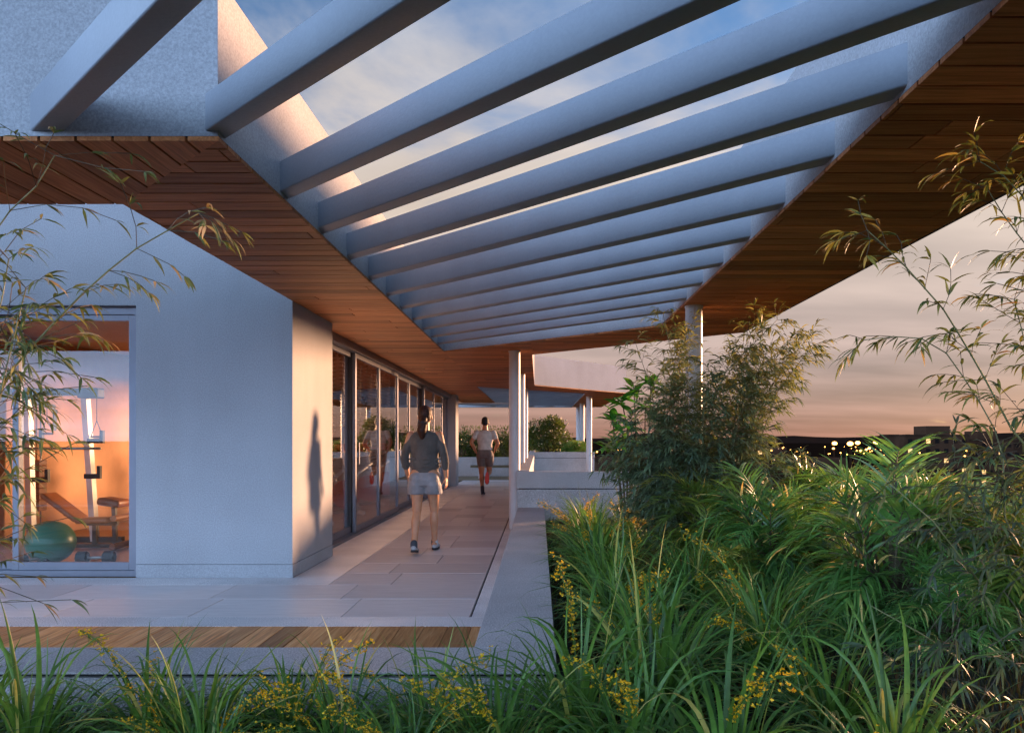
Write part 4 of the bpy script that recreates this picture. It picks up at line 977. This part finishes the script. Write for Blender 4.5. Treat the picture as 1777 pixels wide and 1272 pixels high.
    for k in range(7): a = k*.9; h.cap(hc+V((.018*math.cos(a),-.128+.018*math.sin(a),-.10)), .016, hc+V((.020*math.cos(a)-.014,-.124+.018*math.sin(a),-.24-.012*(k%3))), .008, 8)
    add_obj('hair', fuse(h, .005, 2, 'hair'), M['hair'], t)
    m = MB()
    for k in range(10): a = k*.63; m.ellipsoid(hc+V((-.006+.044*math.cos(a),-.122+.040*math.sin(a),-.078+.006*math.sin(a*3))), (.017,.017,.018), 8, 6)
    add_obj('hair_band', m.mesh('hair_band', M['sole'], smooth=True), M['sole'], t)
    shoe(t, (-.098,-.275,.052), (-.102,-.035,.012), (0,.1,1), .098, M['shoe_w'], M['sole']); shoe(t, (.078,.195,.012), (.088,.45,.014), (0,0,1), .098, M['shoe_w'], M['sole'])
    for (x, y, z0) in ((-.098,-.213,.105),(.078,.250,.085)): m = MB(); m.cap((x,y,z0-.01), .041, (x,y+.006,z0+.035), .040); add_obj('sock', m.mesh('sock', M['sock'], smooth=True), M['sock'], t)
woman()
def man():
    t = thing('person', 'person in pale tee and taupe shorts running away with one red shoe sole raised', 'person', (-1.26, 18.9, 0)); t['_loc'] = [0,0,0]
    V = Vector; b = MB(); hd = (0.0, .07, 1.70)
    head(b, hd, 1.08); b.cap((0,.04,1.62), .060, (0,.01,1.49), .068)
    b.loft([(0,0,.88,.06,.05),(0,0,.91,.160,.11),(0,0,1.00,.155,.11),(0,.005,1.12,.148,.10),(0,.01,1.28,.185,.115),(0,.01,1.40,.195,.112),(0,.01,1.47,.13,.08),(0,.01,1.51,.07,.06)])
    L_ = {'l': ((-.09,0,.93),(-.085,.06,.51),(-.055,-.06,.12)), 'r': ((.09,0,.93),(.095,.09,.53),(.075,-.30,.46))}
    for q, (h, k, a) in L_.items():
        h, k, a = V(h), V(k), V(a); b.cap(h, .095, h.lerp(k,.5), .080); b.cap(h.lerp(k,.5), .080, k, .058); b.cap(k, .056, a, .038)
        bk = V((0,-.025,0)) if q == 'l' else V((0,0,.025)); b.cap(k.lerp(a,.1)+bk*.5, .053, k.lerp(a,.33)+bk, .060); b.cap(k.lerp(a,.33)+bk, .060, k.lerp(a,.65), .043)
    b.cap((-.055,-.07,.08), .038, (-.05,.08,.045), .03); b.cap((.075,-.33,.46), .038, (.072,-.355,.31), .03)
    arms = {'r': ((.195,.01,1.45),(.305,-.10,1.21),(.235,.07,1.06)), 'l': ((-.195,.01,1.45),(-.315,-.08,1.24),(-.215,.0,1.02))}
    for q, (s_, e, w_) in arms.items():
        s_, e, w_ = V(s_), V(e), V(w_); b.cap(s_, .062, e, .044); b.cap(e, .045, e.lerp(w_,.35), .044); b.cap(e.lerp(w_,.35), .044, w_, .029)
        sg = 1 if q == 'r' else -1; hand(b, w_, (w_-e), V((-sg,.2,.2)), -sg, 1.05, .9)
    add_obj('body', fuse(b, .0065, 3), M['skin_m'], t); face_bits(t, hd, 1.08, M['hair_m'])
    c = MB(); c.loft([(0,-.002,1.055,.165,.112),(0,-.002,1.075,.176,.122),(0,.003,1.18,.165,.118),(0,.008,1.30,.198,.130),(0,.008,1.40,.210,.126),(0,.008,1.475,.155,.095),(0,.012,1.52,.082,.072)])
    for q, (s_, e, w_) in arms.items(): s_, e = V(s_), V(e); c.cap(s_, .076, s_.lerp(e,.52), .062)
    add_obj('t_shirt', fuse(c, .007, 4, 't_shirt'), M['tee'], t)
    s_ = MB(); s_.loft([(0,0,1.085,.155,.105),(0,-.005,1.04,.172,.124),(0,-.01,.95,.188,.140),(0,-.01,.87,.185,.125)])
    s_.cap((-.092,-.0,.93), .118, (-.088,.035,.735), .098); s_.cap((.094,.0,.93), .118, (.094,.055,.735), .104); s_.ellipsoid((-.085,-.06,.96), (.10,.09,.10)); s_.ellipsoid((.085,-.06,.96), (.10,.09,.10))
    add_obj('shorts', fuse(s_, .007, 4, 'shorts'), M['shorts_m'], t)
    h = MB(); hc = V(hd); h.ellipsoid(hc+V((0,-.018,.040)), (.088,.108,.100)); h.ellipsoid(hc+V((0,-.05,-.01)), (.080,.072,.065)); add_obj('hair', fuse(h, .006, 2, 'hair'), M['hair_m'], t)
    shoe(t, (-.055,-.13,.03), (-.045,.15,.012), (0,0,1), .105, M['shoe_m'], M['sole']); shoe(t, (.075,-.365,.555), (.070,-.405,.275), (0,1,-.1), .108, M['shoe_m'], M['red_sole'], label='raised shoe with a bright red sole')
    m = MB(); m.cap((-.055,-.065,.10), .045, (-.058,-.052,.19), .044); add_obj('sock', m.mesh('sock', M['sock'], smooth=True), M['sock'], t)
man()

# ================================================================== GYM EQUIPMENT
M['steel'] = plain('brushed_steel', (0.55, 0.53, 0.50), 0.35, 0.7, .05); M['iron'] = plain('dark_iron', (0.035, 0.033, 0.032), 0.45, 0.2); M['leather'] = plain('tan_leather', (0.33, 0.12, 0.05), 0.45, var=.15)
M['rubber'] = plain('black_rubber', (0.02, 0.02, 0.021), 0.6); M['ball'] = plain('green_ball', (0.055, 0.20, 0.13), 0.35, var=.06)
def gp(u, v, Y): p = pix(u, v, Y); return p
YG = 10.1
t = thing('multi_gym', 'tall steel cable multi gym with pull up bar behind the front window', 'gym machine', (-5.9, YG, 0))
def bar_part(name, pts, r_, mat, par=None, n=8): m = MB(); m.tube(pts, r_, n); return m.build(name, mat, par or t, smooth=True)
def rect_part(name, p0, p1, w_, h_, mat, par=None): m = MB(); m.bar(p0, p1, w_, h_); return m.build(name, mat, par or t)
fl = lambda p: Vector((p.x, p.y, 0.0))
a0, a1 = gp(48, 705, YG), gp(55, 935, YG); rect_part('upright', Vector((a0.x, YG, 1.85)), Vector((a1.x, YG, 0.02)), .07, .10, M['steel'])
b0, b1 = gp(148, 700, YG), gp(165, 935, YG); rect_part('upright', Vector((b0.x, YG, 1.85)), Vector((b1.x, YG, 0.02)), .07, .10, M['steel'])
c0, c1 = gp(92, 720, YG+.9), gp(80, 910, YG+.9); rect_part('upright', Vector((c0.x, YG+.9, 1.7)), Vector((c1.x, YG+.9, 0.02)), .08, .08, M['iron'])
rect_part('top_beam', Vector((a0.x-.1, YG, 1.88)), Vector((b0.x+.16, YG, 1.88)), .08, .09, M['iron'])
rect_part('top_beam', Vector((c0.x, YG+.9, 1.72)), Vector((c0.x, YG, 1.86)), .07, .07, M['iron'])
m = MB(); m.bbox(b0.x-.06, b0.x+.20, YG-.09, YG+.09, 1.80, 1.93, .02); m.build('pulley_housing', M['iron'], t); m = MB(); m.bbox(a0.x-.14, a0.x+.10, YG-.09, YG+.09, 1.80, 1.93, .02); m.build('pulley_housing', M['iron'], t)
for bx, zt, zb in ((b0.x+.16, 1.80, 1.52), (a0.x+.26, 1.80, 1.56)):
    bar_part('cable', [(bx, YG-.03, zt), (bx, YG-.03, zb)], .004, M['iron'])
    h_ = bar_part('grip', [(bx-.075, YG-.03, zb-.20), (bx+.075, YG-.03, zb-.20)], .014, M['leather']); bar_part('strap', [(bx-.075, YG-.03, zb-.20), (bx, YG-.03, zb), (bx+.075, YG-.03, zb-.20)], .006, M['iron'], h_)
zb_ = gp(0, 778, YG).z; bar_part('barbell', [(gp(30,0,YG).x, YG-.10, zb_), (gp(182,0,YG).x, YG-.10, zb_)], .016, M['steel'])
for (u, v) in ((150, 826), (60, 832), (155, 765), (50, 762)):
    p = gp(u, v, YG); m = MB(); m.box(p.x, p.x+.20, YG-.06, YG-.01, p.z-.03, p.z+.03); m.box(p.x+.16, p.x+.20, YG-.06, YG-.01, p.z+.03, p.z+.13); m.build('bar_hook', M['iron'], t)
for k in range(9): m = MB(); m.bbox(gp(42,0,YG+.5).x, gp(72,0,YG+.5).x, YG+.45, YG+.62, .35+k*.075, .35+k*.075+.07, .006); m.build('weight_plate', M['leather'], t)
for dx in (.02, .19): bar_part('guide_rod', [(gp(43,0,YG+.5).x+dx, YG+.53, .05), (gp(43,0,YG+.5).x+dx, YG+.53, 1.7)], .010, M['steel'])
rect_part('foot_beam', Vector((a1.x-.25, YG, .04)), Vector((b1.x+.35, YG, .04)), .08, .07, M['iron']); rect_part('foot_beam', Vector((c1.x, YG, .04)), Vector((c1.x, YG+1.1, .04)), .08, .07, M['iron'])
YB = 9.55
t = thing('weight_bench', 'adjustable tan leather weight bench with tilted backrest behind the front window', 'bench', (gp(150,0,YB).x, YB, 0))
def pad(name, p0, p1, wd, th, par):
    p0, p1 = Vector(p0), Vector(p1); d = p1-p0; L_ = d.length; bm = bmesh.new(); bmesh.ops.create_cube(bm, size=1)
    for v in bm.verts: v.co = Vector((v.co.x*L_, v.co.y*wd, v.co.z*th))
    bmesh.ops.bevel(bm, geom=bm.edges[:], offset=th*.38, segments=3, affect='EDGES', profile=.5)
    rot = d.to_track_quat('X', 'Z').to_matrix(); 
    for v in bm.verts: v.co = rot @ v.co + (p0+p1)/2
    m = MB(); m.bm(bm); return m.build(name, M['leather'], par, auto=40)
pad('backrest', gp(82, 857, YB), gp(142, 902, YB), .28, .06, t); pad('seat', gp(140, 903, YB), gp(196, 901, YB), .28, .06, t); pad('leg_pad', gp(178, 868, YB), gp(217, 874, YB), .30, .09, t)
bar = lambda n_, p, q, w_=.045: rect_part(n_, p, q, w_, w_, M['iron'], t)
s0 = gp(150, 908, YB); bar('frame_tube', s0, Vector((gp(205,0,YB).x, YB, s0.z))); bar('frame_tube', Vector((gp(198,0,YB).x, YB, gp(0,868,YB).z)), Vector((gp(200,0,YB).x, YB, .02))); bar('frame_tube', Vector((gp(165,0,YB).x, YB, s0.z)), Vector((gp(165,0,YB).x, YB, .03)))
bar('frame_tube', Vector((gp(118,0,YB).x, YB, .03)), Vector((gp(205,0,YB).x, YB, .03))); bar('frame_tube', gp(112, 885, YB)-Vector((0,0,.05)), Vector((gp(165,0,YB).x, YB, .30)), .03)
for u, v in ((212, 897), (210, 945)): p = gp(u, v, YB); m = MB(); m.tube([p+Vector((0,-.2,0)), p+Vector((0,.2,0))], .035, 14); m.build('foam_roller', M['leather'], t, auto=50)
t = thing('exercise_ball', 'large green exercise ball on the gym floor behind the front window', 'ball', (gp(88,0,8.4).x, 8.4, 0))
m = MB(); rb = .232; m.ellipsoid((gp(88,0,8.4).x, 8.4, rb*.94), (rb*1.02, rb*1.02, rb*.95), 48, 32); m.build('shell', M['ball'], t, smooth=True)
m = MB()
for zz in (-.6, -.3, 0, .3, .6):
    rr2 = math.sqrt(1-zz*zz)*rb*1.022; m.tube([(gp(88,0,8.4).x+rr2*math.cos(a*.1309), 8.4+rr2*math.sin(a*.1309), rb*.94+zz*rb*.95) for a in range(49)], .003, 4, cap=False)
m.build('seam', M['ball'], t, smooth=True)
def dumbbell(u, v, Y, ang, label):
    p = gp(u, v, Y); t = thing('dumbbell', label, 'dumbbell', (p.x, Y, 0), 'dumbbells on the gym floor'); d = Vector((math.cos(ang), math.sin(ang), 0)); c = Vector((p.x, Y, .068))
    m = MB(); m.tube([c-d*.09, c+d*.09], .017, 12); m.build('handle', M['steel'], t, smooth=True)
    for sg in (-1, 1): m = MB(); m.tube([c+d*sg*.075, c+d*sg*.085, c+d*sg*.175, c+d*sg*.185], [.055,.068,.068,.052], 8); m.build('weight', M['rubber'], t)
dumbbell(166, 968, 8.32, .12, 'black hexagonal dumbbell lying beside the green ball'); dumbbell(60, 972, 8.2, 1.0, 'black dumbbell half hidden in front of the green ball')
# cardio machines behind the corridor doors
M['red'] = plain('red_plastic', (0.55, 0.04, 0.02), .4); M['white'] = plain('white_plastic', (0.7, 0.69, 0.66), .35)
bike = thing('exercise_bike', 'x', 'exercise bike', (-3.7, 11.9, 0), 'exercise bikes behind the glass doors')
def bp(name, pts, r_, mat): m = MB(); m.tube([Vector(p)+Vector((-3.7,11.9,0)) for p in pts], r_, 8); return m.build(name, mat, bike, smooth=True)
bp('frame', [(-.55,0,.10),(-.15,0,.42),(.42,0,.85)], .035, M['white']); bp('seat_post', [(-.22,0,.36),(-.42,0,.88)], .028, M['white']); bp('front_fork', [(.58,0,.06),(.40,0,.62),(.30,0,1.08)], .032, M['white'])
bp('foot', [(-.55,-.26,.05),(-.55,.26,.05)], .04, M['white']); bp('foot', [(.58,-.26,.05),(.58,.26,.05)], .04, M['white']); bp('base_bar', [(-.55,0,.06),(.58,0,.06)], .03, M['iron'])
m = MB(); m.tube([Vector((-3.7+.36,11.9-.03,.36)), Vector((-3.7+.36,11.9+.03,.36))], .25, 28); m.build('flywheel', M['red'], bike, auto=50)
m = MB(); m.bbox(-3.7-.56,-3.7-.28,11.9-.09,11.9+.09,.88,.95,.03); m.build('saddle', M['rubber'], bike)
m = MB(); m.bbox(-3.7+.20,-3.7+.34,11.9-.20,11.9+.20,1.10,1.22,.02); m.build('console', M['red'], bike); bp('handlebar', [(.30,-.22,1.08),(.12,-.24,1.12),(.10,-.10,1.12),(.30,0,1.08),(.10,.10,1.12),(.12,.24,1.12),(.30,.22,1.08)], .016, M['red'])
for sg in (-1, 1): bp('crank', [(.0,sg*.06,.34),(.04*sg,sg*.09,.34-.15*sg)], .014, M['steel']); m = MB(); q = Vector((-3.7+.04*sg, 11.9+sg*.13, .34-.15*sg)); m.bbox(q.x-.05,q.x+.05,q.y-.04,q.y+.04,q.z-.012,q.z+.012,.004); m.build('pedal', M['rubber'], bike)
bike['label'] = 'red and white exercise bike behind the second glass door'; bike.rotation_euler = (0,0,.5)
copy_tree(bike, (-3.6, 13.6, 0), .5, label='red and white exercise bike behind the third glass door, next to the second one')
copy_tree(bike, (-3.6, 10.2, 0), .5, label='red and white exercise bike nearest the return wall, behind the first door')
copy_tree(bike, (-3.6, 15.4, 0), .5, label='red and white exercise bike behind the walking woman')
copy_tree(bike, (-3.6, 17.2, 0), .5, label='farthest red and white exercise bike along the glass doors')

# ================================================================== TOWN BELOW
r = random.Random(44)
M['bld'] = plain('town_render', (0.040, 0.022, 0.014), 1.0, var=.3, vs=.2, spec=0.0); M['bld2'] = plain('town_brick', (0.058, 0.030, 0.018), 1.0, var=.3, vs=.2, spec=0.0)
M['win_lit'] = emit('lit_window', (1.0, 0.55, 0.17), 0.11); M['win_dark'] = plain('dark_window', (0.012, 0.009, 0.008), .8, spec=.05)
M['lamp'] = emit('sodium_lamp', (1.0, 0.40, 0.07), 1.2)
def tower(x, y, wx, wy, h, label, nwx, nfl, lit, group='town buildings beyond the terrace', roofbox=True, ww=.45):
    t = thing('town_building', label, 'building', (x, y, GZ), group); zt = GZ+h
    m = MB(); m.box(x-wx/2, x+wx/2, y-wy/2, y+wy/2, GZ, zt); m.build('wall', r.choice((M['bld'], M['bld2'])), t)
    m = MB(); m.box(x-wx/2-.2, x+wx/2+.2, y-wy/2-.2, y+wy/2+.2, zt, zt+.6); m.build('roof', M['bld'], t)
    if roofbox: m = MB(); m.box(x-wx*.1, x+wx*.28, y-wy*.3, y+wy*.3, zt+.6, zt+3.2); m.build('roof_house', M['bld2'], t)
    cw = wx/nwx; fh = h/nfl
    for f in range(nfl):
        if zt-(f+1)*fh < GZ+1 : break
        if GZ+h-f*fh < -14: continue
        for k in range(nwx):
            on = r.random() < lit; xa = x-wx/2+cw*(k+.5-ww/2); za = zt-(f+1)*fh+fh*.3
            m = MB(); m.box(xa, xa+cw*ww, y-wy/2-.12, y-wy/2+.1, za, za+fh*.45); m.build('window', M['win_lit'] if on else M['win_dark'], t)
tower(120, 250, 19, 14, 26.6, 'brown apartment block with a few lit windows on the skyline above the palms', 7, 9, .22)
tower(142, 262, 16, 14, 25.2, 'wider dark block joined behind the brown apartment block', 6, 9, .15)
tower(126, 290, 4, 6, 27.0, 'slim grey tower just left of the brown apartment block', 2, 9, .1, roofbox=False)
for i, (x, y, wx, h, n_) in enumerate([(9,105,10,20,5),(15,130,12,22,5),(22,118,9,18.5,4),(30,190,18,22,6),(47,210,16,21.5,5),(60,320,26,23,7),(90,340,22,22,6),(150,300,24,23,7),(170,240,20,22.5,6),(200,330,26,25,7),(75,260,14,20,4),(128,210,14,20,4),(52,150,14,19,5),(36,150,12,19.5,4),(-6,260,18,24,5),(-30,280,22,24.5,6),(240,380,30,26,8)]):
    places = ['orange lit low block seen through the gap beside the far columns', 'low block with glowing windows behind the bright broad leaved plant', 'squat block half hidden by the bamboo thicket', 'flat roofed block beyond the bamboo thicket', 'flat roofed block left of the bright lamps', 'long low block under the bright lamps', 'low block right of the bright lamps', 'dark block beyond the bending bamboo', 'low dark block at the right end of the skyline', 'distant block behind the near bamboo leaves', 'small dark block in front of the bright lamps', 'small dark block below the brown apartment block', 'small low block over the golden palms', 'low block over the bamboo base', 'distant block hidden behind the round bush', 'distant block behind the hedge row', 'farthest block at the right edge of the town']
    tower(x, y, wx, 10, h, places[i], n_, 7, .5 if i < 3 else .3, roofbox=i % 2 == 0)
lamp_no = [0]
def lamp(x, y, h, s=.35, lab=None):
    if lab: lab = lab % ORD[lamp_no[0]]; lamp_no[0] += 1
    t = thing('street_lamp', lab or 'tiny orange lamp on a mast in the dark town', 'street lamp', (x, y, GZ), 'street lamps in the dark town')
    m = MB(); m.tube([(x, y, GZ), (x, y, GZ+h)], [.16, .08], 6); m.build('mast', M['bld'], t)
    m = MB(); m.ellipsoid((x, y-.2, GZ+h+s*.4), (s, s, s*.7), 10, 6); m.build('lamp', M['lamp'], t)
for (u, v, Y, s_) in sorted(((1448,771,300,.62),(1475,772,300,.75),(1488,770,310,.62),(1519,770,300,.6),(1446,779,300,.3),(1493,783,290,.3),(1508,779,290,.35),(1530,781,280,.4),(1537,770,320,.3),(1503,781,300,.3))):
    p = pix(u, v, Y); lamp(p.x, Y, p.z-GZ, s_*1.5, 'bright orange lamp, %s from the left of the lit cluster over the palms')
for i in range(90):
    u = r.uniform(1330, 1700) if i < 74 else r.uniform(1030, 1100); v = r.uniform(775, 792); Y = r.uniform(180, 420); p = pix(u, v, Y)
    if p.z-GZ > 3: lamp(p.x, Y, p.z-GZ, r.uniform(.10, .22))
# far woods and a low ridge
lf = MB(); 
for i in range(420):
    Y = r.uniform(90, 600); x = r.uniform(-.5, 1.0)*Y; hgt = r.uniform(5, 11); m_ = r.uniform(3, 8)
    for k in range(16):
        a = r.uniform(0, 6.28); q = Vector((x+m_*r.uniform(-1,1), Y+m_*r.uniform(-1,1), GZ+hgt*r.uniform(.15,1))); sz = r.uniform(1.2, 2.8)
        d = Vector((r.uniform(-1,1), r.uniform(-1,1), r.uniform(-.4,1))).normalized(); s_ = d.orthogonal().normalized(); s2 = d.cross(s_)
        lf.add([q+d*sz, q+s_*sz, q+s2*sz*.9, q-s_*sz*.8, q-s2*sz, q-d*sz*.6], [(0,1,2),(0,2,3),(0,3,4),(0,4,1),(5,2,1),(5,3,2),(5,4,3),(5,1,4)], r.random())
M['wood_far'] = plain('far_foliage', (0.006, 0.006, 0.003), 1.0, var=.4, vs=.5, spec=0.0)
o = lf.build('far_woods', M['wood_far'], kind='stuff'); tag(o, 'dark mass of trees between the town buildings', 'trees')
m = MB(); n_ = 80; vs = []
for i in range(n_+1):
    x = -9000+22000*i/n_; hgt = 40+55*abs(math.sin(i*.37)+.6*math.sin(i*.83+1))+r.uniform(0,14)
    vs += [(x, 9000, GZ-1), (x, 9800, GZ+hgt), (x, 11500, GZ-1)]
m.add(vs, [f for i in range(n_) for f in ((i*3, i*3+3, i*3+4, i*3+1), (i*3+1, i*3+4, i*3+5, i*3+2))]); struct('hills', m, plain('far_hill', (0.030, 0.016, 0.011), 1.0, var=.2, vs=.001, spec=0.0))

for o in bpy.data.objects:
    if '_loc' in o: del o['_loc']
